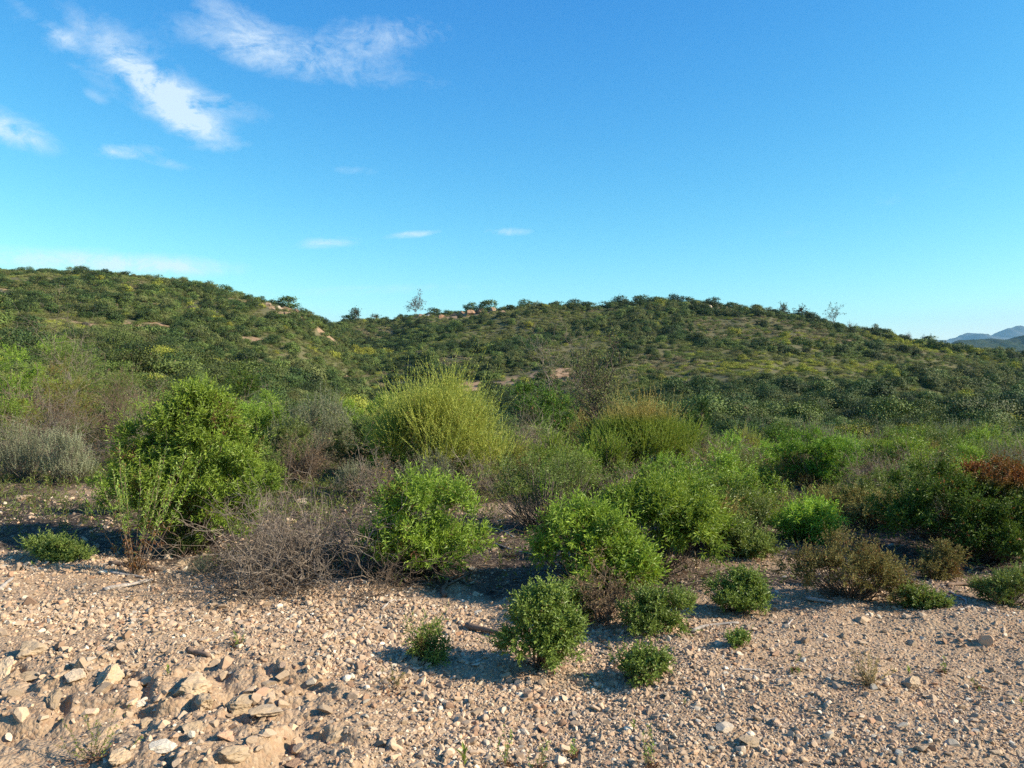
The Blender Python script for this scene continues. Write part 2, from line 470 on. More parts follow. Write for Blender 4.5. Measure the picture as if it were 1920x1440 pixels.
def stone_mat(name, a, b, c, scale=9, use_tint=False, bumpd=.006):
    m, nt, out = new_mat(name); n = N(nt)
    g = n.node('ShaderNodeTexCoord').outputs['Object']
    oi = n.node('ShaderNodeObjectInfo')
    if use_tint:
        t = n.sep(n.node('ShaderNodeAttribute', attribute_name='tint').outputs['Color'], True)
        rnd, rnd2 = t[0], t[1]
    else:
        rnd = oi.outputs['Random']; rnd2 = n.math('FRACT', n.math('MULTIPLY', rnd, 7.31))
    f1 = n.ramp(n.noise(g, scale, 6, .65), .32, .68)
    f2 = n.ramp(n.noise(g, scale * .45, 3, .5), .45, .65)
    col = n.mix(f1, a, b)
    col = n.mix(n.math('MULTIPLY', f2, .6), col, c)
    col = n.mix(n.ramp(rnd2, .86, .97), col, (.54, .46, .35))        # paler quartz pieces
    col = n.mix(n.math('MULTIPLY', n.ramp(rnd2, .16, .04), .7), col, (.36, .20, .12))   # rusty pieces
    hs = n.node('ShaderNodeHueSaturation'); n.set(hs.inputs['Color'], col)
    n.set(hs.inputs['Value'], n.math('ADD', n.math('MULTIPLY', rnd, .62), .68))
    p = n.node('ShaderNodeBsdfPrincipled'); n.set(p.inputs['Base Color'], hs.outputs[0])
    p.inputs['Roughness'].default_value = .9; p.inputs['Specular IOR Level'].default_value = .15
    bp = n.node('ShaderNodeBump'); bp.inputs['Strength'].default_value = .35; bp.inputs['Distance'].default_value = bumpd
    n.set(bp.inputs['Height'], n.noise(g, scale * 4, 6, .7)); n.set(p.inputs['Normal'], bp.outputs[0])
    nt.links.new(p.outputs[0], out.inputs[0])
    return m

def ground_mat():
    m, nt, out = new_mat('ground'); n = N(nt)
    pos = n.node('ShaderNodeNewGeometry').outputs['Position']
    t = n.sep(n.node('ShaderNodeAttribute', attribute_name='tint').outputs['Color'], True)
    litter, bare, hill = t[0], t[1], t[2]
    # pale granite grit
    g1 = n.ramp(n.noise(pos, 2.2, 5, .6), .35, .65)
    cell = n.sep(n.vor(pos, 55, 'Color'), True)
    grit = n.mix(g1, (.385, .268, .165), (.31, .203, .122))
    grit = n.mix(n.math('MULTIPLY', n.ramp(cell[0], .2, 1), .55), grit, (.45, .335, .23))
    grit = n.mix(n.math('MULTIPLY', n.ramp(cell[1], .65, 1), .6), grit, (.30, .18, .11))
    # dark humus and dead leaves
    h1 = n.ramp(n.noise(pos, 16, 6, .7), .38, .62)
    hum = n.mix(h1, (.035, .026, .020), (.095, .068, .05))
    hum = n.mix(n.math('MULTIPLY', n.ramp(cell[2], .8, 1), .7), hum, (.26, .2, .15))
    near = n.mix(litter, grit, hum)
    # hillside between the shrubs: dry grass, low herbs, grey stones
    k1 = n.ramp(n.noise(pos, .35, 5, .65), .38, .62)
    k2 = n.ramp(n.noise(pos, 2.6, 5, .7), .4, .62)
    hl = n.mix(k1, (.075, .080, .025), (.13, .115, .052))
    hl = n.mix(n.math('MULTIPLY', k2, .6), hl, (.13, .115, .07))
    so = n.mix(n.ramp(n.noise(pos, 1.3, 5, .6), .35, .65), (.24, .145, .08), (.33, .225, .14))
    hl = n.mix(bare, hl, so)
    c = n.mix(hill, near, hl)
    p = n.node('ShaderNodeBsdfPrincipled'); n.set(p.inputs['Base Color'], c)
    p.inputs['Roughness'].default_value = .95; p.inputs['Specular IOR Level'].default_value = .1
    bp = n.node('ShaderNodeBump'); bp.inputs['Strength'].default_value = .9; bp.inputs['Distance'].default_value = .012
    hgt = n.math('ADD', n.math('MULTIPLY', n.vor(pos, 55), -.8), n.math('MULTIPLY', n.noise(pos, 28, 6, .7), 1.2))
    n.set(bp.inputs['Height'], n.math('MULTIPLY', hgt, n.math('SUBTRACT', 1.0, hill)))
    n.set(p.inputs['Normal'], bp.outputs[0])
    nt.links.new(p.outputs[0], out.inputs[0])
    return m

M = dict(
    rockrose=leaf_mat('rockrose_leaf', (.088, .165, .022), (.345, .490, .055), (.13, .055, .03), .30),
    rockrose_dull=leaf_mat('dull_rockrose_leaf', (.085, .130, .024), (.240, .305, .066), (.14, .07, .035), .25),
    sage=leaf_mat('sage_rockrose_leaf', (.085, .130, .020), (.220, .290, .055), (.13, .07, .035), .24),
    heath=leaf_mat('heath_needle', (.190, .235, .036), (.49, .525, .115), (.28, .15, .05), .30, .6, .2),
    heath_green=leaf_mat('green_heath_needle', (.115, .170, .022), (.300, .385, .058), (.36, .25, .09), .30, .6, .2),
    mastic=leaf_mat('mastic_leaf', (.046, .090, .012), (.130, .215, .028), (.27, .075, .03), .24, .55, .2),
    mastic_fresh=leaf_mat('fresh_mastic_leaf', (.065, .130, .015), (.190, .300, .035), (.16, .08, .03), .27, .55, .2),  # lighter, fresher green leaf than the other mastic
    dark=leaf_mat('dark_evergreen_leaf', (.022, .048, .010), (.060, .115, .020), (.1, .06, .03), .2, .55, .25),
    grey=leaf_mat('silver_leaf', (.140, .150, .085), (.320, .330, .205), (.22, .16, .11), .2, .8, .1),
    dry=leaf_mat('dry_leaf', (.125, .088, .050), (.27, .195, .11), (.20, .09, .05), .2, .8, .1),
    brownish=leaf_mat('browned_leaf', (.140, .135, .036), (.320, .285, .095), (.19, .085, .035), .22, .7, .2),
    straw=leaf_mat('straw_blade', (.26, .20, .09), (.42, .34, .17), (.34, .25, .13), .3, .7, .1),
    herb=leaf_mat('herb_leaf', (.120, .200, .035), (.300, .380, .080), (.22, .08, .03), .32, .5, .3),
    redyellow=leaf_mat('reddish_yellow_leaf', (.110, .120, .022), (.230, .240, .045), (.20, .065, .03), .28, .6, .2),
    pine=leaf_mat('pine_needle', (.030, .070, .016), (.075, .145, .03), (.1, .06, .03), .18, .5, .3),
    hill_green=leaf_mat('hill_shrub_green', (.040, .068, .014), (.155, .200, .040), (.14, .10, .05), .10, .6, .25, .42),
    hill_dark=leaf_mat('hill_shrub_dark', (.020, .040, .011), (.072, .112, .024), (.1, .06, .03), .10, .6, .2, .4),
    hill_olive=leaf_mat('hill_shrub_olive', (.075, .088, .030), (.185, .200, .064), (.15, .10, .06), .10, .7, .15, .25),
    hill_yellow=leaf_mat('hill_shrub_yellow', (.150, .165, .022), (.36, .37, .055), (.15, .10, .06), .10, .7, .15, .25),
    low_olive=leaf_mat('low_scrub_olive', (.085, .094, .030), (.215, .225, .072), (.17, .12, .07), .10, .7, .15, .35),
    low_green=leaf_mat('low_scrub_green', (.058, .084, .020), (.165, .205, .048), (.15, .10, .06), .10, .7, .15, .35),
    low_straw=leaf_mat('low_scrub_straw', (.15, .125, .062), (.31, .265, .145), (.17, .12, .07), .10, .8, .1, .3),
    hill_grey=leaf_mat('hill_shrub_grey', (.085, .075, .060), (.17, .15, .125), (.15, .10, .06), .10, .8, .1, .2),
    twig=wood_mat('grey_twig', (.115, .088, .062), (.28, .225, .175)),
    twig_brown=wood_mat('brown_twig', (.085, .058, .040), (.205, .148, .100)),
    bark=wood_mat('bush_bark', (.055, .040, .030), (.15, .11, .085)),
    driftwood=wood_mat('weathered_wood', (.22, .18, .145), (.46, .41, .36), 18),
    oldwood=wood_mat('dark_old_wood', (.10, .065, .045), (.25, .17, .12), 18),
    gravel=stone_mat('gravel_stone', (.475, .345, .225), (.335, .225, .142), (.425, .315, .222), 14, True, .006),
    stone=stone_mat('loose_stone', (.485, .36, .240), (.36, .248, .155), (.445, .335, .235), 9),
    rock=stone_mat('bedrock', (.46, .345, .22), (.35, .238, .138), (.44, .34, .24), 4, False, .008),
    hillrock=stone_mat('hill_rock', (.30, .205, .125), (.17, .115, .075), (.24, .19, .14), .8, False, .15),
    ground=ground_mat(),
)

# ------------------------------------------------------------------ ground sheet
def build_ground():
    a_in = np.linspace(-40, 40, 760); a_out = np.linspace(40, 320, 150)[1:-1]
    az = np.radians(np.concatenate([a_in, a_out]))
    r = [0.15]
    while r[-1] < 6200:
        q = r[-1]
        s = .25 if q < 1.4 else .0032 if q < 7 else .0065 if q < 260 else .03 if q < 900 else .12
        r.append(q * (1 + s))
    r = np.array(r)
    A, Rr = np.meshgrid(az, r)
    x, y = (np.sin(A) * Rr).ravel(), (np.cos(A) * Rr).ravel()
    z = terrain(x, y)
    na, nr = len(az), len(r)
    i = np.arange(nr - 1)[:, None] * na; j = np.arange(na)[None]; j2 = (j + 1) % na
    q = np.stack([i + j, i + na + j, i + na + j2, i + j2], -1).reshape(-1, 4)[:, ::-1]
    V = np.stack([x, y, z], 1); V = np.vstack([V, [0, 0, tz(0, .1)]])
    rr = np.hypot(x, y)
    t = np.zeros((len(V), 3)); t[:-1, 0] = litter_mask(x, y); t[:-1, 1] = bare_mask(x, y) * (rr > 30); t[:-1, 2] = sstep(13, 22, rr + 2 * fbm(x / 2, y / 2, 7))
    me = mesh_from('ground', V, q, t, M['ground'], True)
    bm = bmesh.new(); bm.from_mesh(me); bm.verts.ensure_lookup_table()
    for k in range(na): bm.faces.new((bm.verts[k], bm.verts[(k + 1) % na], bm.verts[len(V) - 1]))
    bmesh.ops.recalc_face_normals(bm, faces=bm.faces[-na:]); bm.to_mesh(me); bm.free()
    o = link('ground', me); o['kind'] = 'structure'
    return o
build_ground()

# far hills and mountains
def ridge_hill(name, crest, dist, thick, zb, mat, seed, rough):
    """a hill range as a real solid: crest = [(pixel column, row)], falling to both sides"""
    xs = np.linspace(crest[0][0], crest[-1][0], 260)
    ys = np.interp(xs, [c[0] for c in crest], [c[1] for c in crest])
    X = np.array([pix_x(a, dist) for a in xs]); Zc = np.array([pix_z(b, dist) for b in ys])
    Zc = Zc + fbm(X / (rough * .55), X * 0 + 3, seed + 20, 4) * (Zc.max() - zb) * .10
    v = np.linspace(-1, 1, 41)
    XX, VV = np.meshgrid(X, v); ZZ = zb + (Zc[None] - zb) * (1 - np.abs(VV) ** 1.25)
    YY = dist + VV * thick
    n = fbm(XX / rough, YY / rough, seed, 5)
    ZZ = ZZ + n * (Zc[None] - zb) * .22 * (np.abs(VV) ** .5) * (1 - np.abs(VV)) * 2
    YY = YY + fbm(XX / rough, VV * 3, seed + 9, 3) * thick * .25 * (1 - np.abs(VV))
    V = np.stack([XX, YY, ZZ], -1).reshape(-1, 3)
    nx = len(X); i = np.arange(40)[:, None] * nx; j = np.arange(nx - 1)[None]
    q = np.stack([i + j, i + j + 1, i + nx + j + 1, i + nx + j], -1).reshape(-1, 4)
    o = link(name, mesh_from(name, V, q, None, mat, True)); o['kind'] = 'structure'
    return o
def plain_mat(name, a, b, sc):
    m, nt, out = new_mat(name); n = N(nt)
    pos = n.node('ShaderNodeNewGeometry').outputs['Position']
    p = n.node('ShaderNodeBsdfPrincipled'); n.set(p.inputs['Base Color'], n.mix(n.ramp(n.noise(pos, sc, 6, .6), .4, .6), a, b))
    p.inputs['Roughness'].default_value = 1; p.inputs['Specular IOR Level'].default_value = 0
    nt.links.new(p.outputs[0], out.inputs[0]); return m
ridge_hill('mountains', [(1500, 668), (1640, 655), (1730, 640), (1790, 634), (1815, 623), (1835, 624), (1850, 626), (1868, 624), (1885, 616), (1900, 613), (1925, 610), (1960, 604), (1985, 612), (2020, 606), (2080, 622), (2160, 612), (2300, 640), (2500, 670)],
           5000, 700, -20, plain_mat('mountain_rock', (.05, .055, .05), (.10, .10, .09), .01), 3, 220)
ridge_hill('far_hill', [(1560, 690), (1700, 662), (1760, 650), (1800, 637), (1850, 636), (1880, 634), (1910, 628), (1960, 622), (2050, 618), (2200, 630), (2450, 672), (2600, 700)],
           1500, 260, -20, plain_mat('far_scrub', (.022, .034, .014), (.05, .058, .03), .06), 5, 60)

# ------------------------------------------------------------------ stones
def stone_arrays(seed, sub, flat=.75, cuts=9, rough=.0, clo=.36):
    rng = np.random.default_rng(seed)
    bm = bmesh.new(); bmesh.ops.create_icosphere(bm, subdivisions=sub, radius=1)
    V = np.array([v.co[:] for v in bm.verts]); Fq = np.array([[v.index for v in f.verts] for f in bm.faces]); bm.free()
    if sub < 2: V = V * (1 + .22 * rng.normal(size=(len(V), 1)).clip(-1.2, 1.2))
    for k in range(cuts):
        nrm = rand_unit(rng, 1)[0]; c = rng.uniform(clo, .78)
        dd = V @ nrm - c; V = V - np.maximum(dd, 0)[:, None] * nrm
    if rough: V = V + unit(V) * (rough * (vnoise3(V * 3 + seed, 3) + .5 * vnoise3(V * 7 + seed, 4) + .3 * vnoise3(V * 15, 6)))[:, None]
    V = V * np.array([rng.uniform(.8, 1.35), rng.uniform(.65, 1.05), rng.uniform(.5, .85) * flat / .75])
    V -= [0, 0, (V[:, 2].min() + V[:, 2].max()) / 2]
    return V / np.abs(V[:, :2]).max(), Fq

def rot_mats(rng, n, tilt=.5):
    a = rng.uniform(0, 2 * PI, n); b = rng.normal(size=n) * tilt; c = rng.normal(size=n) * tilt
    ca, sa, cb, sb, cc, sc = np.cos(a), np.sin(a), np.cos(b), np.sin(b), np.cos(c), np.sin(c)
    z = np.zeros(n); o = np.ones(n)
    Rz = np.stack([ca, -sa, z, sa, ca, z, z, z, o], -1).reshape(n, 3, 3)
    Rx = np.stack([o, z, z, z, cb, -sb, z, sb, cb], -1).reshape(n, 3, 3)
    Ry = np.stack([cc, z, sc, z, o, z, -sc, z, cc], -1).reshape(n, 3, 3)
    return Rz @ Rx @ Ry

def build_gravel():
    rng = np.random.default_rng(7)
    protoS = [stone_arrays(100 + i, 1, .75, 4, 0, .3) for i in range(12)]
    protoB = [stone_arrays(200 + i, 2, .75, 8, 0, .28) for i in range(12)]
    parts = []
    n = 320000
    d = np.exp(rng.uniform(math.log(2.75), math.log(14), n)); x = rng.uniform(-.80, .80, n) * d
    lit = litter_mask(x, d); oc = outcrop_mask(x, d)
    dens = .80 * (1 - .93 * lit) * (1 - .9 * oc) * np.where(d > 9, .4, 1) * (.30 + .35 * sstep(-.5, .8, x) + (1.0 - .4 * sstep(-.5, .8, x)) * np.clip(.5 + 2.0 * fbm(x * 1.4, d * 1.4, 15, 3), 0, 1))
    dens *= 1 - .8 * np.exp(-(((x + 2.25) / .55) ** 2 + ((d - 4.55) / .22) ** 2))
    dens *= 1 - .9 * np.exp(-(((x + 1.95) / .42) ** 2 + ((d - 3.30) / .2) ** 2))
    keep = rng.random(n) < dens
    x, d = x[keep], d[keep]; n = len(x)
    s = .0033 * np.exp(np.abs(rng.normal(size=n)) * .72) * (1 + .07 * (d - 3))
    s = np.minimum(s, .026)
    # coarser stones towards the left and along the middle band
    s *= 1 + .35 * sstep(.8, -1.0, x) - .15 * sstep(.8, 2.2, x)
    z = terrain(x, d) + s * rng.uniform(-.15, .3, n)
    tint = np.stack([rng.random(n), rng.random(n), np.zeros(n)], 1)
    big = s > .0125
    for sel, protos in ((~big, protoS), (big, protoB)):
        idx = np.nonzero(sel)[0]
        which = rng.integers(0, len(protos), len(idx))
        for k, (pv, pf) in enumerate(protos):
            ii = idx[which == k]
            if not len(ii): continue
            Rm = rot_mats(rng, len(ii))
            V = np.einsum('nij,vj->nvi', Rm, pv) * s[ii][:, None, None] + np.stack([x[ii], d[ii], z[ii]], 1)[:, None]
            Fq = pf[None] + (np.arange(len(ii)) * len(pv))[:, None, None]
            parts.append((V.reshape(-1, 3), Fq.reshape(-1, 3), np.repeat(tint[ii], len(pv), 0)))
    V, Fq, T = merge(parts)
    o = link('gravel', mesh_from('gravel', V, Fq, T, M['gravel'], False)); o['kind'] = 'stuff'
    o['label'] = 'pale beige granite gravel covering the stony track'
build_gravel()

STONES = [mesh_from('loose_stone', *stone_arrays(300 + i, 4, .75, 11, .05)[:2], None, M['stone'], False) for i in range(14)]
ROCKS = [mesh_from('rock', *stone_arrays(400 + i, 5, .72, 12, .22)[:2], None, M['rock'], False) for i in range(8)]
HROCKS = [mesh_from('hill_rock', *stone_arrays(450 + i, 4, .85, 10, .16)[:2], None, M['hillrock'], False) for i in range(5)]

taken = []
def put_stone(px, py, wpx, label, cat='stone', meshes=STONES, k=0, rz=0., sq=1., name=None, tilt=(0, 0), sink=.3, group=None):
    x, y, z = ground_hit(px, py)
    s = wpx * y / F / 2 * (1.15 if cat == 'rock' and y < 4.6 and x < 0 else 1.05)
    me = meshes[k % len(meshes)]
    o = link(name or ('rock' if cat == 'rock' else 'loose_stone'), me, None, (x, y, z + s * .6 * sq * (1 - 2 * sink) * .9), rz, (s, s, s * sq))
    o.rotation_euler = (tilt[0], tilt[1], rz)
    tag(o, label, cat, group); taken.append((x, y, s))
    return o

ROCKLIST = [  # px, py(base centre), width px, label, kind
    (55, 1226, 56, 'largest tan boulder at the left edge of the track, with a flat sunlit face', 'rock', 0, .3, 1.0),
    (112, 1218, 24, 'upright orange stone beside the tan boulder at the left edge', 'stone', 3, 1.1, 1.5),
    (130, 1222, 24, 'rounded tan stone behind the upright orange stone near the left boulder', 'stone', 5, 2.0, 1.0),
    (55, 1133, 28, 'tan block of stone alone on sandy ground at the upper left of the track', 'stone', 1, .2, 1.0),
    (115, 1142, 22, 'pale pointed stone right of the tan block at the upper left of the track', 'stone', 2, .9, 1.1),
    (28, 1070, 30, 'flat pale stone at the left edge by the dark soil', 'stone', 4, .2, .6),
    (172, 1168, 20, 'cream stone in the gravel straight below the long grey plank', 'stone', 6, .5, .9),
    (145, 1275, 62, 'layered brown bedrock hump facing the sandy hollow', 'rock', 1, 2.3, .8),
    (205, 1276, 58, 'rounded ochre bedrock hump beside the dark gully', 'rock', 2, 1.2, .95),
    (60, 1272, 44, 'low weathered bedrock knob below the largest tan boulder', 'rock', 3, .4, .6),
    (275, 1280, 30, 'pale wedge shaped stone lying at the gully head', 'stone', 7, 2.6, .8),
    (365, 1296, 80, 'grey topped bedrock slab, broadest of the outcrop', 'rock', 4, .5, .55),
    (385, 1325, 72, 'angular cracked slab with a shadowed left face below the grey topped slab', 'rock', 5, 2.2, .9),
    (450, 1330, 52, 'squarish tan rock right of the cracked slab', 'rock', 6, 1.0, .8),
    (500, 1338, 60, 'broken tan bedrock ledge below the cream block', 'rock', 7, .2, .6),
    (474, 1298, 36, 'cream block of stone perched above the broken ledge', 'stone', 8, .5, .9),
    (418, 1272, 18, 'small upright orange stone above the cream block', 'stone', 9, .6, 1.4),
    (540, 1302, 20, 'egg shaped tan stone right of the cream block', 'stone', 10, .2, 1.3),
    (510, 1310, 20, 'dull tan cobble between the cream block and egg shaped stone', 'stone', 11, 1.8, .9),
    (612, 1332, 32, 'flat angular tan stone at the right end of the outcrop', 'stone', 12, 1.2, .7),
    (502, 1382, 34, 'orange cube shaped stone in the lower outcrop', 'stone', 13, .3, 1.1),
    (425, 1385, 44, 'tan wedge of bedrock left of the orange cube shaped stone', 'rock', 0, 1.7, .7),
    (360, 1372, 46, 'pale split rock in the lower outcrop', 'rock', 2, 2.9, .8),
    (440, 1420, 70, 'lowest cracked bedrock block at the picture bottom', 'rock', 5, .9, .7),
    (230, 1420, 60, 'rounded sandy bedrock hump right of the sandy hollow', 'rock', 3, 1.6, .7),
    (300, 1405, 55, 'knobbly bedrock lump with small stones below the cracked slab', 'rock', 1, .2, .7),
    (720, 1398, 30, 'round white stone at the bottom left of centre', 'stone', 5, 0, .95),
    (893, 1340, 28, 'round orange tinted stone in open gravel below the dark little bush', 'stone', 10, .4, .95),
    (857, 1362, 22, 'cream stone left below the round orange tinted stone', 'stone', 1, 1.4, .9),
    (948, 1272, 22, 'white pointed stone under the tallest dark little bush', 'stone', 2, .4, 1.2),
    (952, 1258, 20, 'tan flat stone touching the foot of the tallest dark little bush', 'stone', 4, 1.4, .7),
    (1093, 1176, 16, 'small cream stone right of the tallest dark little bush', 'stone', 6, 1, .9),
    (1125, 1176, 15, 'small white rounded stone under the dead brown plant', 'stone', 8, 1, 1.1),
    (1155, 1246, 30, 'tan stone half hidden behind the small leafy bush in the gravel', 'stone', 9, 2, .9),
    (1118, 1330, 26, 'low orange stone right of centre in the gravel', 'stone', 12, .7, .7),
    (990, 1308, 20, 'tan upright stone below the tallest dark little bush', 'stone', 3, .7, 1.2),
    (756, 1302, 20, 'tan stone right of the reddish seedling', 'stone', 7, .7, .8),
    (1710, 1290, 34, 'pale block of stone with a green seedling on top', 'rock', 6, .4, 1.25),
    (1570, 1290, 24, 'flat orange brown stone left of the seedling block', 'stone', 9, 2.5, .7),
    (1460, 1280, 14, 'small upright orange stone under a cream one', 'stone', 3, .2, 1.3),
    (1458, 1261, 14, 'small cream rounded stone balanced behind the upright orange one', 'stone', 8, .9, 1.1),
    (1405, 1395, 52, 'broad cream rock half sunk in the gravel at lower right', 'rock', 1, .4, .75),
    (1360, 1370, 32, 'orange brown stone left of the broad cream rock', 'stone', 11, .2, .7),
    (1725, 1405, 34, 'flat tan stone at the bottom right', 'stone', 12, 2.4, .6),
    (1870, 1412, 28, 'orange brown low stone near the bottom right corner', 'stone', 4, .3, .7),
    (1845, 1205, 34, 'jagged cream stone breaking the gravel at the right edge', 'stone', 6, 2.4, .9),
    (1620, 1165, 28, 'flat tan stone behind the dry grass stalks', 'stone', 0, .3, .6),
    (1700, 1158, 18, 'dark grey stone near the upper right gravel', 'stone', 13, .3, .8),
    (1690, 1362, 26, 'pale flat stone low at the right', 'stone', 2, .3, .5),
    (567, 944, 32, 'cream boulder on dark soil between the rockrose and dead brush', 'rock', 0, 1.3, .7),
    (545, 980, 24, 'white angular stone below the cream boulder', 'stone', 6, 1.3, .9),
    (213, 962, 24, 'pale stone left of the big rockrose', 'stone', 7, 1.3, .8),
    (45, 936, 30, 'pale flat stone in the sunny gap at the far left', 'stone', 9, .3, .6),
    (345, 1060, 30, 'grey boulder behind the silver tuft', 'rock', 2, .3, 1.1),
    (315, 1048, 20, 'cream stone left of the grey boulder', 'stone', 1, .3, .9),
    (253, 1052, 16, 'tan stone under the tall flowering herb', 'stone', 2, .3, 1.3),
    (175, 1037, 17, 'small orange stone right of the low dark bush', 'stone', 3, .3, 1.2),
    (925, 1032, 16, 'tan rounded stone in the dark gap between rockroses', 'stone', 10, .3, .9),
    (885, 1068, 18, 'orange flat stone at the foot of the second rockrose', 'stone', 12, .3, .7),
    (1672, 1025, 20, 'tan stone lit in shade under the mastic', 'stone', 8, .3, .8),
    (750, 1048, 18, 'white stone inside the skirts of the second rockrose', 'stone', 5, .3, .8),
]
for i, (px, py, w, lab, cat, k, rz, sq) in enumerate(ROCKLIST):
    put_stone(px, py, w, lab, cat, ROCKS if cat == 'rock' else STONES, k, rz, sq, tilt=(.15 * math.sin(i * 3.1), .15 * math.cos(i * 5.7)), sink=.22 if cat == 'stone' else .3)

# further loose stones that nothing tells apart, in three stretches of the track
rs = random.Random(12)
zones = [  # xlo, xhi, ylo, yhi, count, size range px, label, group
    (0, 640, 1075, 1240, 56, (9, 20), 'loose tan stone in the coarse rubble below the long grey plank', 'loose stones in the upper left rubble'),
    (250, 800, 1250, 1432, 60, (11, 26), 'loose angular stone scattered over the bedrock outcrop rubble', 'loose stones around the bedrock outcrop'),
    (640, 1330, 1150, 1436, 70, (9, 22), 'loose cream stone in gravel around the little dark bushes', 'loose stones around the little bushes'),
    (1330, 1915, 1150, 1436, 50, (9, 22), 'loose small stone in the finer gravel at the right', 'loose stones in the finer gravel'),
]
for (x0, x1, y0, y1, cnt, (s0, s1), lab, grp) in zones:
    made = 0; tries = 0
    while made < cnt and tries < 2000:
        tries += 1
        px, py = rs.uniform(x0, x1), rs.uniform(y0, y1)
        x, y, z = ground_hit(px, py); w = s0 + (s1 - s0) * rs.random() ** 2.2; s = w * y / F / 2
        if any((x - a) ** 2 + (y - b) ** 2 < (s + c) ** 2 * .9 for a, b, c in taken): continue
        if litter_mask(np.array([x]), np.array([y]))[0] > .4: continue
        if outcrop_mask(np.array([x]), np.array([y]))[0] > .5 and rs.random() < .75: continue
        put_stone(px, py, w, lab, 'stone', STONES, rs.randrange(14), rs.uniform(0, 6.28), rs.uniform(.6, 1.15), tilt=(rs.gauss(0, .25), rs.gauss(0, .25)), sink=rs.uniform(.12, .35), group=grp)
        made += 1

rb = random.Random(77); made = 0
for tr in range(900):
    if made >= 46: break
    px, py = rb.uniform(5, 640), rb.uniform(1240, 1436)
    x, y, z = ground_hit(px, py)
    if outcrop_mask(np.array([x]), np.array([y]))[0] < .55 or ((x + 1.95) / .4) ** 2 + ((y - 3.3) / .18) ** 2 < 1: continue
    w = 18 + 40 * rb.random() ** 2; q = w * y / F / 2
    if any((x - a) ** 2 + (y - b) ** 2 < (q + c) ** 2 * .55 for a, b, c in taken): continue
    put_stone(px, py, w, 'angular tan rock bedded in the eroded bank at the lower left', 'rock', STONES if w < 34 else ROCKS, rb.randrange(14), rb.uniform(0, 6.28), rb.uniform(.7, 1.2), name='bank_rock', tilt=(rb.gauss(0, .3), rb.gauss(0, .3)), sink=rb.uniform(.35, .5), group='angular rocks of the eroded bank')
    made += 1

# ------------------------------------------------------------------ dead sticks and planks
def stick(p0, p1, r, label, mat, bend=.06, seed=0, flat=1.0, name='dead_stick', K=9, cat='stick', sides=8, forks=0):
    rng = np.random.default_rng(seed)
    a = np.array(ground_hit(*p0)); b = np.array(ground_hit(*p1))
    t = np.linspace(0, 1, K)[:, None]; L = np.linalg.norm(b - a)
    side = np.array([-(b - a)[1], (b - a)[0], 0]) / max(L, 1e-6)
    P = a + (b - a) * t + side * L * bend * np.sin(t * PI) + rng.normal(size=(K, 3)) * L * .008
    P[:, 2] = terrain(P[:, 0], P[:, 1]) * .5 + P[:, 2] * .5 + r * .8
    c = P.mean(0)
    sets = [(P[None] - c, (r * (1 - .45 * t[:, 0]) * (1 + .12 * rng.normal(size=K)))[None])]
    for q in range(forks):
        i = rng.integers(K // 3, K - 2); d = unit((b - a)[None])[0] * .7 + side * rng.choice([-1, 1]) * .6 + np.array([0, 0, .25])
        Q = P[i] + d * L * rng.uniform(.15, .35) * np.linspace(0, 1, 5)[:, None] - c
        sets.append((np.array(Q)[None], (r * .5 * np.linspace(1, .4, 5))[None]))
    V, Fq, _ = merge([tubes(p, rr, sides) for p, rr in sets])
    V[:, 2] *= flat
    # close the ends of the main piece
    me = mesh_from(name, V, Fq, None, mat, True)
    bm = bmesh.new(); bm.from_mesh(me); bmesh.ops.holes_fill(bm, edges=[e for e in bm.edges if e.is_boundary]); bm.to_mesh(me); bm.free()
    return tag(link(name, me, None, tuple(c)), label, cat)
SW = M['driftwood']; OW = M['oldwood']
stick((195, 1108), (288, 1092), .022, 'long grey weathered plank lying along the soil edge at the left', SW, .01, 1, .7, 'dead_plank', cat='plank')
stick((205, 1060), (300, 1072), .024, 'dark weathered log under the tall flowering herb', OW, .05, 2)
stick((208, 1076), (270, 1086), .014, 'thin grey stick in front of the dark weathered log', SW, .04, 3)
stick((352, 1222), (392, 1234), .017, 'short brown wood stub lying on gravel above the outcrop', OW, 0, 4)
stick((440, 1100), (475, 1122), .014, 'dark slanting stick at the front of the dead brush', OW, .05, 5)
stick((488, 1108), (532, 1118), .017, 'dark brown stub right of the slanting stick', OW, .02, 6)
stick((875, 1178), (942, 1192), .024, 'short fat dark log left of the tallest dark little bush', OW, .02, 7, cat='log')
stick((716, 1144), (738, 1126), .009, 'small bleached stick on the bright gravel left of centre', SW, .02, 8)
stick((718, 1120), (740, 1116), .007, 'tiny bleached twig above the small bleached stick', SW, .02, 9)
stick((1296, 1186), (1385, 1170), .012, 'curved bleached white stick on gravel beside the green tuft', SW, .10, 10)
stick((1475, 1177), (1487, 1163), .007, 'short bleached stick right of the curved white one', SW, .02, 11)
stick((1512, 1126), (1560, 1132), .020, 'grey squared plank end below the browned bush', SW, 0, 12, .8, 'dead_plank', cat='plank')
stick((1535, 1110), (1560, 1126), .010, 'thin forked twig beside the grey squared plank', OW, .05, 13, forks=2)
stick((1775, 1100), (1850, 1098), .014, 'dark forked branch on shaded gravel at the right edge', OW, .08, 14, forks=2)
stick((1780, 1112), (1812, 1136), .010, 'crooked grey twig below the dark forked branch', SW, .1, 15, forks=1)
stick((1800, 1146), (1815, 1140), .008, 'bleached chip of wood at the shade edge on the right', SW, 0, 16)
stick((1385, 1256), (1418, 1258), .007, 'thin straight twig in the finer gravel', SW, .02, 17)
stick((835, 1120), (880, 1075), .018, 'charred forked branch at the foot of the second rockrose', OW, .12, 18, forks=3)
stick((790, 1070), (850, 1096), .020, 'dark root lying under the second rockrose', OW, .08, 19, forks=1)
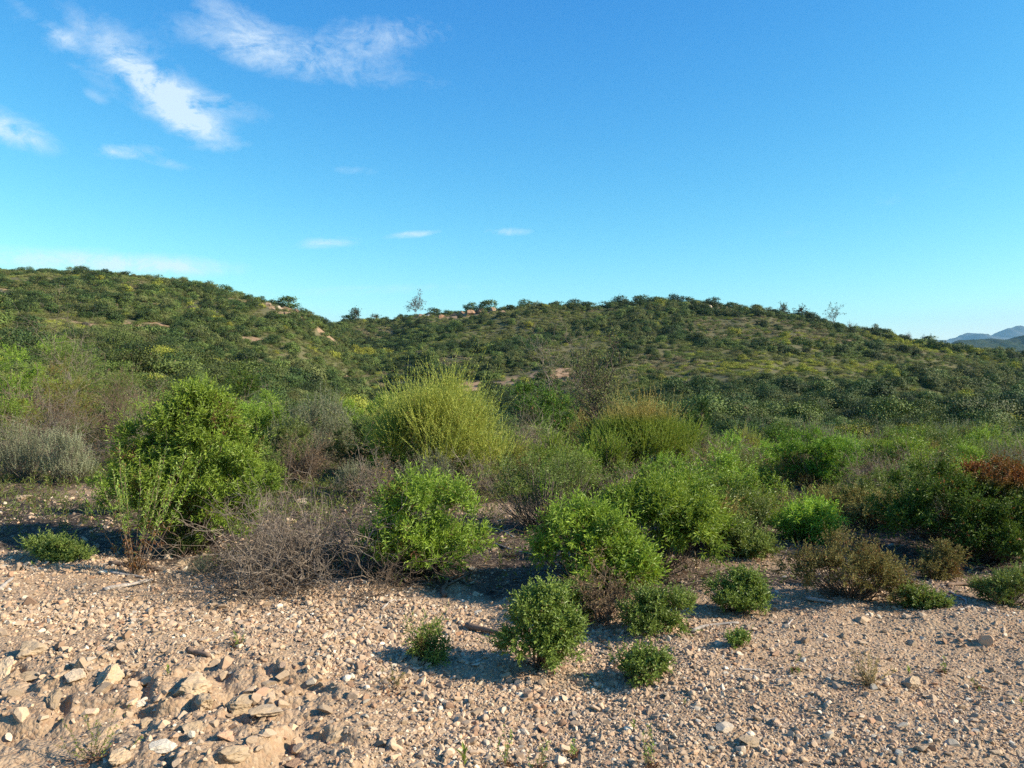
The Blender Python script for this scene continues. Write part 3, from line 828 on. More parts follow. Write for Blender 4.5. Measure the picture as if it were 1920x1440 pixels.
stick((728, 1058), (760, 1092), .012, 'black slanting twig left of the dark root', OW, .03, 20)
stick((905, 985), (965, 1010), .010, 'thin grey stick in the dark gap between rockroses', SW, .05, 21)
stick((930, 1020), (1000, 1042), .009, 'lower thin grey stick in the dark gap between rockroses', SW, -.05, 22)
stick((0, 1108), (26, 1086), .016, 'grey stick poking in from the left edge of the track', SW, .02, 23)
stick((1620, 1070), (1628, 930), .004, 'slim dead stalk standing among brown brush at the right', OW, .0, 24) if False else None

# ------------------------------------------------------------------ plant builders (foliage mesh + stem mesh, base at the origin)
def bush_rockrose(seed, W, H, D=None, lobes=None, n=900, mat='rockrose', ll=.050, lw=.0125, nl=11, L=.12, brown=.02, cb=.06, stems=110, inner=.55, upb=.75, bark='bark', lump=.42):
    rng = np.random.default_rng(seed); D = D or W * .9
    n = int(n * 1.35); ncl = max(16, n // 15)
    sig = .20 * math.sqrt(W * H / ncl) * 1.9
    P, Dr, hb, ci = cshoots(rng, lobes or rand_lobes(rng), n, ncl, sig, W, H, D, inner=inner, upb=upb, outb=.75, rnd=.4, lump=lump, ext=L * .6 + sig * .8)
    c = (rng.random(ncl) < cb)[ci]
    V, Fq, T = leafy(rng, P, Dr, L, nl, ll, lw, 75, 25, brown, c * rng.uniform(.5, 1, n) * (rng.random(n) < .7), hb=hb)
    f = mesh_from('foliage', V, Fq, T, M[mat])
    ti = rng.choice(n, min(stems, n), replace=False)
    p, r = stems_to(rng, P[ti], H, .05 * W, .007 * (.5 + H * .5), .0015)
    # short twigs carrying the shoots
    st = tube_mesh('stem', [(p, r)], M[bark], 4)
    return f, st

def bush_heath(seed, W, H, D=None, n=800, mat='heath', L=.30, nl=30, tips=0.0, lobes=None, stems=120, ll=.040, lw=.0115):
    rng = np.random.default_rng(seed); D = D or W * .9
    lb = lobes or [(0, 0, .42, .30, .30, .42), (-.2, 0, .36, .22, .24, .34), (.22, .05, .34, .24, .26, .32), (.05, -.2, .34, .25, .22, .32), (0, .2, .42, .25, .22, .36), (-.28, -.1, .25, .16, .16, .22), (.32, -.1, .22, .16, .16, .2)]
    npl = max(20, n // 15)
    P, Dr, hb, ci = cshoots(rng, lb, n, npl, .034, W, H, D, inner=.55, upb=1.9, outb=.75, rnd=.14, lump=.35, ext=L * .75)
    P = P + Dr * (rng.random((n, 1)) * .26 - .16); Dr = unit(Dr + rng.normal(size=(n, 3)) * .05)
    # every plume bends from its outward base to upright
    V, Fq, T = leafy(rng, P, Dr, L * (.55 + .45 * H), nl, ll, lw, 34, 12, .02, None, .3, .2, 0., hb)
    t2 = T.copy()
    if tips:
        z = V[:, 2]; top = np.quantile(z, .86)
        t2[:, 1] = np.maximum(t2[:, 1], tips * np.clip((z - top) / (.10 * H), 0, 1) * (.4 + .6 * T[:, 0]))
    f = mesh_from('foliage', V, Fq, t2, M[mat])
    ti = rng.choice(n, min(stems, n), replace=False)
    p, r = stems_to(rng, P[ti] + Dr[ti] * .1, H, .06 * W, .010, .002, 6, .02)
    return f, tube_mesh('stem', [(p, r)], M['bark'], 4)

def bush_grey(seed, W, H, n=420, L=.16, mat='grey', nl=16, ll=.03, lw=.007, stems=140, wood='twig'):
    rng = np.random.default_rng(seed)
    P, Dr, pk = shoots(rng, rand_lobes(rng, 6), n, W, H, W * .9, .6, 1.5, .5, .25, .4)
    V, Fq, T = leafy(rng, P, Dr, L, nl, ll, lw, 50, 20, .05)
    p, r = stems_to(rng, P[rng.choice(n, min(stems, n), replace=False)], H, .06 * W, .006, .0015)
    return mesh_from('foliage', V, Fq, T, M[mat]), tube_mesh('stem', [(p, r)], M[wood], 3)

def bush_dry(seed, W, H, leafn=500, mat='dry', wood='twig_brown', n1=26, r=.006):
    """twiggy half-dead bush with a few dry leaves"""
    rng = np.random.default_rng(seed)
    S = branch_tree(rng, n1, 7, 4, H * .95, H * .45, H * .26, r, .55 * W / H, .55, .08 * W)
    tips = np.concatenate([S[1][0][:, -1], S[2][0][:, -1], S[2][0][:, 2]]); dirs = np.concatenate([S[1][0][:, -1] - S[1][0][:, -2], S[2][0][:, -1] - S[2][0][:, -2], S[2][0][:, 3] - S[2][0][:, 2]])
    k = rng.choice(len(tips), min(leafn, len(tips)), replace=False)
    V, Fq, T = leafy(rng, tips[k], unit(dirs[k]), .05, 6, .028, .009, 65, 25, .15)
    return mesh_from('foliage', V, Fq, T, M[mat]), tube_mesh('stem', S, M[wood], 3)

def plant(name, fs, loc, label, cat='bush', group=None, rotz=0., scale=1):
    root = link(name, None, None, loc, rotz, scale)
    root.empty_display_size = .1
    tag(root, label, cat, group)
    f, s = fs
    link('foliage', f, root)
    if s: link('stem', s, root)
    return root

OCC = []      # (x, y, radius) of placed plants
def spot(px, wpx, top, base=None, depth=None):
    """ground point, width and height in metres from what one sees of a plant"""
    if base is not None: x, y, z = ground_hit(px, base)
    else: x, y = pix_x(px, depth), depth; z = tz(x, y)
    W = wpx * y / F; H = max(pix_z(top, y) - z, .05)
    OCC.append((x, y, W * .5))
    return (x, y, z - .01), W, H

# --- the big rockroses and their neighbours
loc, W, H = spot(352, 292, 716, base=1034)
plant('rockrose_bush', bush_rockrose(1, W, H, W * .62, [(.05, 0, .72, .22, .25, .24), (.17, -.05, .60, .20, .22, .24), (-.10, 0, .68, .17, .2, .2), (-.27, -.02, .60, .18, .2, .20), (-.33, -.05, .42, .15, .18, .2), (.33, -.1, .42, .17, .2, .20), (.24, -.2, .30, .2, .2, .17), (.0, -.2, .36, .24, .2, .22), (-.16, -.15, .34, .18, .2, .2), (.12, -.22, .17, .18, .16, .14), (-.12, -.1, .16, .16, .16, .13), (.26, -.05, .16, .14, .16, .13), (.02, .05, .86, .14, .16, .13), (.42, -.1, .33, .08, .1, .12)], 3600, stems=190, lump=.3, inner=.42),
      loc, 'tallest bright green rockrose at the left, standing behind the flowering herb')
loc, W, H = spot(797, 225, 884, base=1074)
plant('rockrose_bush', bush_rockrose(2, W, H, W * .9, None, 1150, ll=.056, lw=.012, cb=.10, stems=110), loc, 'rockrose with scattered red brown seed heads, right beside the dead grey brush')
loc, W, H = spot(1112, 235, 934, base=1112)
plant('rockrose_bush', bush_rockrose(3, W, H, W * .85, [(-.18, 0, .62, .25, .27, .34), (.05, -.05, .58, .27, .27, .36), (.25, -.12, .34, .22, .24, .3), (.34, -.15, .18, .14, .16, .18), (-.36, 0, .5, .14, .2, .22), (.1, -.2, .3, .24, .2, .24)], 1250, ll=.052, cb=.10), loc, 'rockrose with rusty flecks rising behind the tallest dark little bush')
loc, W, H = spot(1240, 205, 900, base=1072)
plant('rockrose_bush', bush_rockrose(4, W, H, W * .85, [(-.1, 0, .66, .33, .3, .24), (.2, 0, .62, .28, .28, .26), (-.3, .05, .68, .18, .2, .2), (.3, -.1, .42, .2, .2, .2), (0, .1, .78, .3, .25, .2)], 1250, ll=.055, cb=.01, brown=.0, stems=60), loc, 'fresh lime green rockrose on bare dark stems, right of the rusty flecked one')
loc, W, H = spot(1290, 150, 872, base=1030)
plant('rockrose_bush', bush_rockrose(5, W, H, None, None, 800, cb=.01), loc, 'lime green rockrose crown peeking over the bare stemmed one')
loc, W, H = spot(1512, 120, 935, base=1018)
plant('rockrose_bush', bush_rockrose(6, W, H, None, None, 560, ll=.052, cb=.02), loc, 'small bright rockrose alone in brown brush right of centre')
loc, W, H = spot(1400, 110, 968, base=1042)
plant('rockrose_bush', bush_rockrose(7, W, H, None, None, 420, 'rockrose_dull', ll=.04, cb=.06), loc, 'dull green low rockrose beside a patch of rusty leaves')
loc, W, H = spot(1350, 80, 930, base=1028)
plant('browned_bush', bush_rockrose(8, W, H, None, None, 260, 'brownish', ll=.04, brown=.25, cb=.3, inner=.7), loc, 'rusty browned bush between the lime rockrose and dull low rockrose')
# --- little dark bushes in the gravel
loc, W, H = spot(1015, 160, 1084, base=1250)
plant('sage_rockrose', bush_rockrose(11, W, H, None, [(0, 0, .5, .36, .36, .46), (-.12, -.05, .72, .26, .26, .26), (.2, 0, .42, .26, .28, .36), (-.26, -.1, .34, .2, .2, .28), (.1, -.2, .28, .3, .2, .26)], 1150, 'sage', ll=.026, lw=.013, nl=9, L=.07, cb=.01, stems=60), loc, 'tallest dark little bush standing in the gravel at centre')
loc, W, H = spot(1075, 75, 1085, base=1165)
plant('sage_rockrose', bush_rockrose(12, W, H, None, None, 420, 'sage', ll=.026, lw=.013, nl=9, L=.07, cb=.01, stems=30), loc, 'dark leafy bush tucked behind the right shoulder of the tallest little bush')
loc, W, H = spot(1230, 150, 1094, base=1178)
plant('sage_rockrose', bush_rockrose(13, W, H, None, None, 850, 'sage', ll=.024, lw=.010, nl=9, L=.06, cb=.02, stems=50), loc, 'low spreading dark bush below the bare stemmed lime rockrose')
loc, W, H = spot(1384, 116, 1062, base=1148)
plant('sage_rockrose', bush_rockrose(14, W, H, None, None, 800, 'sage', ll=.024, lw=.011, nl=9, L=.06, cb=.01, stems=40), loc, 'dome shaped dark bush at the gravel edge right of centre')
loc, W, H = spot(1203, 108, 1206, base=1274)
plant('sage_rockrose', bush_rockrose(15, W, H, None, None, 430, 'sage', ll=.024, lw=.010, nl=9, L=.06, cb=.03, inner=.7, stems=50), loc, 'small loose leafy bush with open twigs, lowest on the gravel')
loc, W, H = spot(803, 88, 1160, base=1232)
plant('narrow_leaf_bush', bush_rockrose(16, W, H, None, None, 120, 'rockrose_dull', ll=.045, lw=.008, nl=10, L=.08, cb=.08, inner=.8, stems=40), loc, 'small narrow leaved bush alone in gravel left of centre')
loc, W, H = spot(1386, 46, 1180, base=1210)
plant('green_tuft', bush_rockrose(17, W, H, None, None, 70, 'sage', ll=.022, lw=.009, L=.04, cb=.02, stems=14), loc, 'tiny green tuft beside the curved bleached stick', 'tuft')
loc, W, H = spot(110, 110, 1000, base=1050)
plant('low_bush', bush_rockrose(18, W, H, None, None, 560, 'rockrose_dull', ll=.036, lw=.009, L=.07, cb=.01, stems=40), loc, 'low dark green bush on dark soil at the left edge')
loc, W, H = spot(350, 60, 985, base=1040)
plant('low_bush', bush_rockrose(19, W, H, None, None, 200, 'rockrose_dull', ll=.036, lw=.009, L=.07, cb=.05, stems=20), loc, 'small dark sprout under the skirt of the tallest rockrose')
loc, W, H = spot(1420, 26, 1020, base=1050)
# --- browned and grey low bushes at the right
loc, W, H = spot(1595, 215, 1012, base=1118)
plant('browned_bush', bush_rockrose(21, W, H, None, [(0, 0, .55, .36, .34, .4), (-.3, 0, .5, .22, .25, .34), (.3, -.05, .36, .24, .25, .3), (.1, -.1, .7, .22, .25, .24), (.42, -.1, .2, .14, .2, .18)], 1050, 'brownish', ll=.026, lw=.009, L=.06, brown=.14, cb=.12, inner=.65, stems=120, bark='twig_brown'), loc, 'broad browned low bush at the gravel edge on the right')
loc, W, H = spot(1728, 95, 1095, base=1142)
plant('sage_rockrose', bush_rockrose(22, W, H, None, None, 380, 'sage', ll=.026, lw=.009, L=.06, brown=.1, cb=.04, inner=.65, stems=40, bark='twig_brown'), loc, 'low green bush trailing right of the broad browned bush')
loc, W, H = spot(1757, 85, 1012, base=1084)
plant('browned_bush', bush_rockrose(23, W, H, None, None, 330, 'brownish', ll=.028, lw=.009, L=.07, brown=.1, cb=.12, inner=.7, stems=60, bark='twig_brown'), loc, 'small thin browned bush under the red topped mastic')
loc, W, H = spot(1892, 110, 1062, base=1134)
plant('grey_green_bush', bush_rockrose(24, W, H, None, None, 620, 'rockrose_dull', ll=.028, lw=.008, L=.07, brown=.06, cb=.03, inner=.65, stems=60), loc, 'grey green mound at the right edge of the gravel')
# --- mastic with a red top at the right
loc, W, H = spot(1835, 330, 868, base=1048)
def mastic_red():
    f, s = bush_rockrose(31, W, H, W * .8, [(-.22, 0, .52, .26, .3, .38), (.05, 0, .58, .28, .3, .38), (.24, .05, .7, .24, .28, .3), (.3, -.15, .36, .22, .24, .3), (-.1, -.2, .34, .28, .22, .28), (-.38, 0, .36, .15, .2, .26), (.05, -.3, .22, .2, .16, .18)], 3000, 'mastic', ll=.038, lw=.014, nl=9, L=.10, brown=.02, cb=.03, inner=.6, stems=200, lump=.4)
    v = np.empty(len(f.vertices) * 3); f.vertices.foreach_get('co', v); v = v.reshape(-1, 3)
    a = f.color_attributes['tint']; c = np.empty(len(v) * 4); a.data.foreach_get('color', c); c = c.reshape(-1, 4)
    d = ((v[:, 0] - .16 * W) / (.22 * W)) ** 2 + ((v[:, 2] - .97 * H) / (.20 * H)) ** 2
    c[:, 1] = np.maximum(c[:, 1], np.clip(1.35 - d, 0, 1) * (.4 + .6 * c[:, 0])); a.data.foreach_set('color', c.ravel())
    return f, s
plant('mastic_bush', mastic_red(), loc, 'broad dark mastic bush with a rusty red top at the right edge')
# --- tree heaths
loc, W, H = spot(822, 275, 716, depth=11.4)
plant('tree_heath', bush_heath(41, W, H, None, 3000, 'heath', .36, 34), loc, 'yellow green plumed tree heath, tallest plant at the centre')
loc, W, H = spot(1205, 245, 750, depth=12.2)
plant('tree_heath', bush_heath(42, W, H, None, 2500, 'heath_green', .32, 32, 1.0), loc, 'plumed tree heath with orange tips along its crown')
loc, W, H = spot(1140, 95, 810, depth=11.2)
plant('tree_heath', bush_heath(43, W, H, None, 300, 'heath_green', .22, 28), loc, 'darker small heath leaning against the orange tipped heath')
loc, W, H = spot(1405, 78, 806, depth=15.5)
plant('tree_heath', bush_heath(44, W, H, None, 330, 'heath', .24, 26), loc, 'small yellowish heath right of the young pine')
loc, W, H = spot(1040, 100, 812, depth=10.6)
plant('tree_heath', bush_heath(45, W, H, None, 260, 'heath_green', .2, 26), loc, 'green heath tuft crowning the twiggy open bush at centre')
# --- open twiggy bush at the centre
loc, W, H = spot(1015, 225, 838, base=992)
f1 = bush_rockrose(51, W, H, None, [(0, 0, .62, .4, .36, .34), (.25, 0, .6, .26, .28, .32), (-.28, 0, .5, .24, .28, .3), (.1, .1, .8, .28, .28, .2)], 1100, 'rockrose_dull', ll=.032, lw=.008, L=.08, nl=8, brown=.05, cb=.05, inner=.85, stems=230, lump=.5, bark='twig')
plant('twiggy_bush', f1, loc, 'open twiggy bush with small leaves between the two big heaths')
# --- mastics and others behind
loc, W, H = spot(1535, 145, 800, base=915)
plant('mastic_bush', bush_rockrose(61, W, H, None, None, 1500, 'mastic_fresh', ll=.042, lw=.015, nl=8, L=.10, cb=.01, stems=80), loc, 'tall fresh green mastic bush right of centre, above the brown brush')
loc, W, H = spot(1025, 125, 718, depth=24)
plant('strawberry_tree', bush_rockrose(62, W, H, None, None, 1300, 'mastic', ll=.085, lw=.034, nl=7, L=.16, cb=0, stems=60), loc, 'glossy dark round evergreen with broad leaves behind the central heath')
loc, W, H = spot(1088, 100, 768, depth=16)
plant('browned_bush', bush_rockrose(63, W, H, None, None, 520, 'brownish', ll=.05, lw=.014, L=.10, brown=.35, cb=.2, inner=.7, stems=80, bark='twig_brown'), loc, 'red brown bush in front of the glossy round evergreen')
loc, W, H = spot(1120, 70, 785, depth=13.6)
plant('dark_evergreen', bush_rockrose(64, W, H, None, None, 380, 'dark', ll=.07, lw=.028, nl=7, L=.12, cb=0, stems=30), loc, 'blackish evergreen wedged left of the orange tipped heath')
loc, W, H = spot(662, 92, 786, depth=12.6)
plant('dark_evergreen', bush_rockrose(65, W, H, None, None, 800, 'dark', ll=.032, lw=.012, L=.08, cb=0, stems=40), loc, 'dark round evergreen immediately left of the tallest heath')
loc, W, H = spot(590, 160, 748, depth=13.6)
plant('silver_bush', bush_grey(66, W, H, 1100, .22, nl=18, ll=.045, lw=.012), loc, 'pale silver leaved bush left of the dark round evergreen', 'bush')
loc, W, H = spot(505, 125, 738, depth=13.8)
plant('rockrose_bush', bush_rockrose(67, W, H, None, None, 1100, ll=.055, lw=.014, cb=.01), loc, 'light green rockrose standing behind the right side of the tallest rockrose')
loc, W, H = spot(545, 75, 788, depth=12.4)
plant('rockrose_bush', bush_rockrose(68, W, H, None, None, 420, 'rockrose_dull', ll=.05, lw=.012, cb=.02), loc, 'small green bush in front of the pale silver bush')
loc, W, H = spot(450, 70, 692, depth=27)
plant('dark_evergreen', bush_rockrose(69, W, H, None, None, 600, 'mastic', ll=.08, lw=.03, L=.14, nl=7, cb=0, stems=30), loc, 'deep green shrub above the crown of the tallest rockrose')
loc, W, H = spot(715, 80, 734, depth=22)
plant('rockrose_bush', bush_rockrose(70, W, H, None, None, 700, ll=.07, lw=.02, L=.14, nl=8, cb=0), loc, 'bright green bush behind the left shoulder of the tallest heath')
loc, W, H = spot(650, 60, 745, depth=24)
plant('rockrose_bush', bush_rockrose(71, W, H, None, None, 500, 'rockrose', ll=.07, lw=.02, L=.14, nl=8, cb=0), loc, 'smaller bright bush left of the one behind the tallest heath')
# left side
loc, W, H = spot(105, 165, 683, depth=14.5)
plant('reddish_bush', bush_rockrose(72, W, H, None, None, 1100, 'redyellow', ll=.04, lw=.010, L=.10, brown=.15, cb=.16, inner=.6, stems=120, bark='twig_brown'), loc, 'yellowish bush tinged red at the upper left')
loc, W, H = spot(30, 150, 634, depth=19)
plant('rockrose_bush', bush_rockrose(73, W, H, None, None, 1000, 'rockrose', ll=.06, lw=.016, L=.14, cb=0), loc, 'bright green bush at the far left edge below the hill')
loc, W, H = spot(125, 120, 640, depth=20)
plant('rockrose_bush', bush_rockrose(74, W, H, None, None, 700, 'rockrose_dull', ll=.06, lw=.014, L=.14, cb=.02, inner=.8, stems=120, bark='twig'), loc, 'grey green bush entangled with bare branches at the far left')
loc, W, H = spot(205, 130, 690, depth=16.5)
plant('rockrose_bush', bush_rockrose(75, W, H, None, None, 800, 'rockrose_dull', ll=.05, lw=.013, L=.12, cb=.02), loc, 'loose green bush right of the yellowish red tinged bush')
loc, W, H = spot(255, 110, 735, depth=12.5)
plant('dry_bush', bush_dry(76, W, H, 500), loc, 'brownish dry bush behind the left side of the tallest rockrose')
loc, W, H = spot(80, 220, 752, depth=11.4)
plant('dry_bush', bush_dry(77, W, H, 1100, 'dry', 'twig', 46), loc, 'wide straw brown dry bush at the left edge')
loc, W, H = spot(40, 130, 800, depth=10.2)
plant('silver_bush', bush_grey(78, W, H, 700, .16, lw=.009), loc, 'grey leaved upright bush at the far left edge')
loc, W, H = spot(125, 90, 812, depth=10.0)
plant('silver_bush', bush_grey(79, W, H, 560, .16, lw=.009), loc, 'grey spiked bush left of the tallest rockrose')
loc, W, H = spot(5, 80, 745, depth=12.5)
plant('rockrose_bush', bush_rockrose(80, W, H, None, None, 420, 'rockrose', ll=.05, lw=.012, cb=.0), loc, 'lime green bush cut by the left picture edge beside straw brown brush')
loc, W, H = spot(660, 80, 868, depth=9.8)
plant('silver_bush', bush_grey(81, W, H, 260, .13), loc, 'small silver bush in shade below the dark round evergreen')
loc, W, H = spot(800, 110, 855, depth=9.6)
plant('silver_bush', bush_grey(82, W, H, 420, .12, lw=.009), loc, 'whitish sprigs at the foot of the tallest heath')
loc, W, H = spot(568, 50, 842, depth=10.6)
plant('dry_bush', bush_dry(83, W, H, 300, 'dry'), loc, 'rusty dry bush between the tallest rockrose and small silver bush')
loc, W, H = spot(377, 62, 1040, base=1080)
plant('silver_tuft', bush_grey(84, W, H, 90, .07, nl=12, ll=.02, lw=.005, stems=24), loc, 'small silver tuft on the soil edge below the tallest rockrose', 'tuft')
# right side
for (px, w, top, dep, kind, n, lab, sd) in [
    (1330, 80, 800, 14.2, 'rock', 500, 'mid green bush under the orange tipped heath', 91),
    (1430, 66, 874, 10.4, 'rockbright', 320, 'yellowish green bush left of the tall fresh mastic', 92),
    (1330, 150, 862, 9.9, 'dry', 500, 'greyish dry brush right of the lime rockrose crown', 93),
    (1665, 150, 868, 9.4, 'dry', 600, 'wide brown brush left of the red topped mastic', 94),
    (1560, 150, 905, 8.0, 'brown', 500, 'olive brown bush below the tall fresh mastic', 95),
    (1640, 110, 915, 7.6, 'brown', 420, 'olive bush immediately left of the red topped mastic', 96),
    (1180, 120, 868, 9.6, 'rock', 500, 'green bush below the orange tipped heath', 97),
    (1165, 90, 900, 9.0, 'dry', 300, 'thin grey dry brush behind the rusty flecked rockrose', 98),
    (1440, 130, 930, 8.0, 'brown', 420, 'mixed brown and green bush behind the dull low rockrose', 99),
    (940, 80, 810, 12.8, 'rock', 450, 'green bush right of the tallest heath', 101),
    (1000, 70, 790, 14.5, 'dry', 260, 'pinkish dry bush right behind the tallest heath', 102),
    (895, 80, 880, 9.4, 'dry', 300, 'grey twiggy brush under the right side of the tallest heath', 103),
    (700, 100, 870, 9.4, 'dry', 300, 'dim grey brush in front of the dark round evergreen', 104),
    (1790, 90, 830, 14, 'heathg', 260, 'pale heath behind the red topped mastic', 105),
    (1700, 80, 838, 13.4, 'heathg', 260, 'green heath above the wide brown brush', 106),
    (1615, 70, 828, 14.2, 'heathg', 260, 'slender heath right of the tall fresh mastic', 107),
    (1895, 90, 822, 13.2, 'heathg', 300, 'green heath at the right edge above the red top', 108),
    (1740, 110, 800, 18, 'rockbig', 500, 'leafy green bush far behind the red topped mastic', 109),
    (1280, 90, 770, 17, 'mastic', 500, 'dark green bush left of the young pine', 110),
    (1470, 110, 790, 17, 'mastic', 500, 'dark leafy bush left behind the tall fresh mastic', 111),
    (1225, 110, 850, 10.0, 'mixed', 420, 'soft green bush behind the lime rockrose crown', 112)]:
    loc, W, H = spot(px, w, top, depth=dep)
    fs = {'rock': lambda: bush_rockrose(sd, W, H, None, None, n, 'rockrose_dull', ll=.042, lw=.011, L=.10, cb=.03),
          'rockbright': lambda: bush_rockrose(sd, W, H, None, None, n, 'rockrose', ll=.045, lw=.011, L=.10, cb=.0),
          'rockbig': lambda: bush_rockrose(sd, W, H, None, None, n, 'mastic_fresh', ll=.07, lw=.02, L=.14, nl=8, cb=.0),
          'mixed': lambda: bush_rockrose(sd, W, H, None, None, n, 'rockrose', ll=.042, lw=.010, L=.10, cb=.02, brown=.02, inner=.7),
          'mastic': lambda: bush_rockrose(sd, W, H, None, None, n, 'mastic', ll=.06, lw=.02, L=.14, nl=8, cb=.0),
          'brown': lambda: bush_rockrose(sd, W, H, None, None, n, 'brownish', ll=.032, lw=.010, L=.08, brown=.12, cb=.08, inner=.7, stems=120, bark='twig_brown'),
          'dry': lambda: bush_dry(sd, W, H, n, 'brownish' if sd % 2 else 'dry', 'twig'),
          'heathg': lambda: bush_heath(sd, W, H, None, n, 'heath_green', .24, 24)}[kind]()
    plant({'rock': 'green_bush', 'rockbright': 'rockrose_bush', 'rockbig': 'green_bush', 'mixed': 'rockrose_bush', 'mastic': 'mastic_bush', 'brown': 'browned_bush', 'dry': 'dry_bush', 'heathg': 'tree_heath'}[kind], fs, loc, lab)

# --- the brush that fills the gaps between them
FILL = [('green_bush', lambda k: bush_rockrose(700 + k, .85, .62, None, None, 420, 'rockrose_dull', ll=.042, lw=.013, L=.10, cb=.03, stems=50), 'small dull green bush filling a gap in the nearest brush', 'dull green gap bushes'),
        ('browned_bush', lambda k: bush_rockrose(710 + k, .85, .55, None, None, 360, 'brownish', ll=.034, lw=.012, L=.09, brown=.14, cb=.1, inner=.7, stems=90, bark='twig_brown'), 'small brown tinged bush filling a gap in the nearest brush', 'brown tinged gap bushes'),
        ('dry_bush', lambda k: bush_dry(720 + k, .9, .55, 360, 'dry', 'twig', 20), 'small leafless looking dry bush in a gap of the nearest brush', 'dry gap bushes'),
        ('silver_bush', lambda k: bush_grey(730 + k, .75, .6, 260, .14), 'small silvery bush filling a gap in the nearest brush', 'silvery gap bushes'),
        ('rockrose_bush', lambda k: bush_rockrose(740 + k, .8, .62, None, None, 420, 'rockrose', ll=.045, lw=.013, L=.11, cb=.02, stems=50), 'small fresh green bush filling a gap in the nearest brush', 'fresh green gap bushes')]
def dup(root, loc, rotz, scale):
    r = root.copy(); COL.objects.link(r); r.location = loc; r.rotation_euler = (0, 0, rotz); r.scale = (scale,) * 3
    for ch in root.children:
        c = ch.copy(); COL.objects.link(c); c.parent = r
    return r
rf = random.Random(44); first = {}; nfill = 0
for tr in range(6000):
    if nfill >= 135: break
    d = rf.uniform(7.0, 17.5) if tr < 3000 else rf.uniform(11, 19); x = rf.uniform(-.72, .72) * d
    if d < 9.3 and abs(x - 0.05) < .75: continue
    if d < 8.6 and x < -.3 and x > -4: continue
    fp = 960 + F * x / d
    if (fp < 200 and d < 13) or (660 < fp < 975 and d < 11.6) or (1080 < fp < 1330 and d < 12.6) or (500 < fp < 660 and d < 14) or (480 < fp < 720 and d < 9.5) or (1440 < fp < 1630 and d < 10.6): continue
    if litter_mask(np.array([x]), np.array([d]))[0] < .55: continue
    sc = rf.uniform(.65, 1.15) * (1 + .03 * (d - 8))
    if any((x - a) ** 2 + (d - b) ** 2 < (.55 * c + .26 * sc) ** 2 for a, b, c in OCC): continue
    k = rf.choices(range(5), (5, 2.6, 1.6, 2.6, 5))[0]; v = rf.randrange(2); nm, fn, lab, grp = FILL[k]
    p = (x, d, tz(x, d) - .02)
    if (k, v) not in first: first[(k, v)] = plant(nm, fn(v), p, lab, 'bush', grp, rf.uniform(0, 6.28), sc)
    else: dup(first[(k, v)], p, rf.uniform(0, 6.28), sc)
    OCC.append((x, d, .4 * sc)); nfill += 1
print('filler', nfill)

# --- dead brush heap
loc, W, H = spot(565, 330, 905, base=1075)
rng = np.random.default_rng(120)
root = link('dead_brush', None, None, loc); tag(root, 'tangled heap of dead grey twigs between the two nearest rockroses', 'dead bush')
S = branch_tree(rng, 46, 7, 4, .50, .28, .16, .0075, .9, .30, .30, 6, .35, .55)
link('branch', tube_mesh('branch', S[:1], M['twig'], 5), root); link('twig_tangle', tube_mesh('twig_tangle', S[1:], M['twig'], 3), root)
S2 = branch_tree(rng, 60, 8, 3, .42, .24, .14, .0045, 1.4, .08, .36, 5, .35, .2)
link('brown_twig_tangle', tube_mesh('brown_twig_tangle', S2, M['twig_brown'], 3), root)

# dead brown plant at the foot of the rusty flecked rockrose
loc, W, H = spot(1130, 75, 1085, base=1168)
plant('dead_plant', bush_dry(121, W, H, 260, 'dry', 'twig_brown', 14, .005), loc, 'dead brown plant drooping right of the tallest dark little bush', 'plant')

# --- tall flowering herb in front of the big rockrose
def herb(seed, W, H, n=13, leafy_from=.45, mat='herb'):
    rng = np.random.default_rng(seed); K = 8; lf = min(1, max(.34, H / .9))
    d = np.stack([rng.normal(size=n) * .35 * W, rng.normal(size=n) * .3 * W, rng.uniform(.55, 1.0, n) * H], 1)
    t = np.linspace(0, 1, K)[None, :, None]
    P = d[:, None] * np.concatenate([t ** .8, t ** .8, t], -1) + np.cumsum(rng.normal(size=(n, K, 3)) * .006, 1)
    Rr = .004 * max(.35, lf) * (1 - .6 * t[..., 0]) * np.ones((n, 1))
    parts = []
    for k in range(n):
        m = int(14 + 56 * lf); f = leafy_from + (1 - leafy_from) * rng.random(m)
        i = np.minimum((f * (K - 1)).astype(int), K - 2); g = f * (K - 1) - i
        b = P[k, i] * (1 - g)[:, None] + P[k, i + 1] * g[:, None]
        ax = unit(P[k, i + 1] - P[k, i]); rad = rand_unit(rng, m); dd = unit(ax * .7 + rad * .75)
        ti = np.stack([rng.random(m), (rng.random(m) < .06) * .8, f], 1)
        parts.append(leaves(b, dd, unit(np.cross(dd, rad + .01)), lf * .055 * rng.uniform(.5, 1.2, m) * (1.15 - .5 * f), lf * .013 * rng.uniform(.7, 1.2, m), ti))
        m = int(4 + 22 * lf); f = rng.uniform(.08, leafy_from + .1, m)     # withered lower leaves
        i = np.minimum((f * (K - 1)).astype(int), K - 2); b = P[k, i]
        rad = rand_unit(rng, m); dd = unit(rad + np.array([0, 0, -.7]))
        parts.append(leaves(b + rad * .01, dd, unit(np.cross(dd, rad + .02)), lf * .04 * rng.uniform(.5, 1.1, m), lf * .01 * rng.uniform(.7, 1.2, m), np.stack([rng.random(m), rng.uniform(.8, 1, m), f], 1)))
    V, Fq, T = merge(parts)
    return mesh_from('foliage', V, Fq, T, M[mat]), tube_mesh('stem', [(P, Rr)], M['twig_brown'], 4)
loc, W, H = spot(252, 135, 805, base=1080)
plant('flowering_herb', herb(131, W, H, 19), loc, 'tall yellow green flowering herb with rusty lower leaves before the tallest rockrose', 'herb')
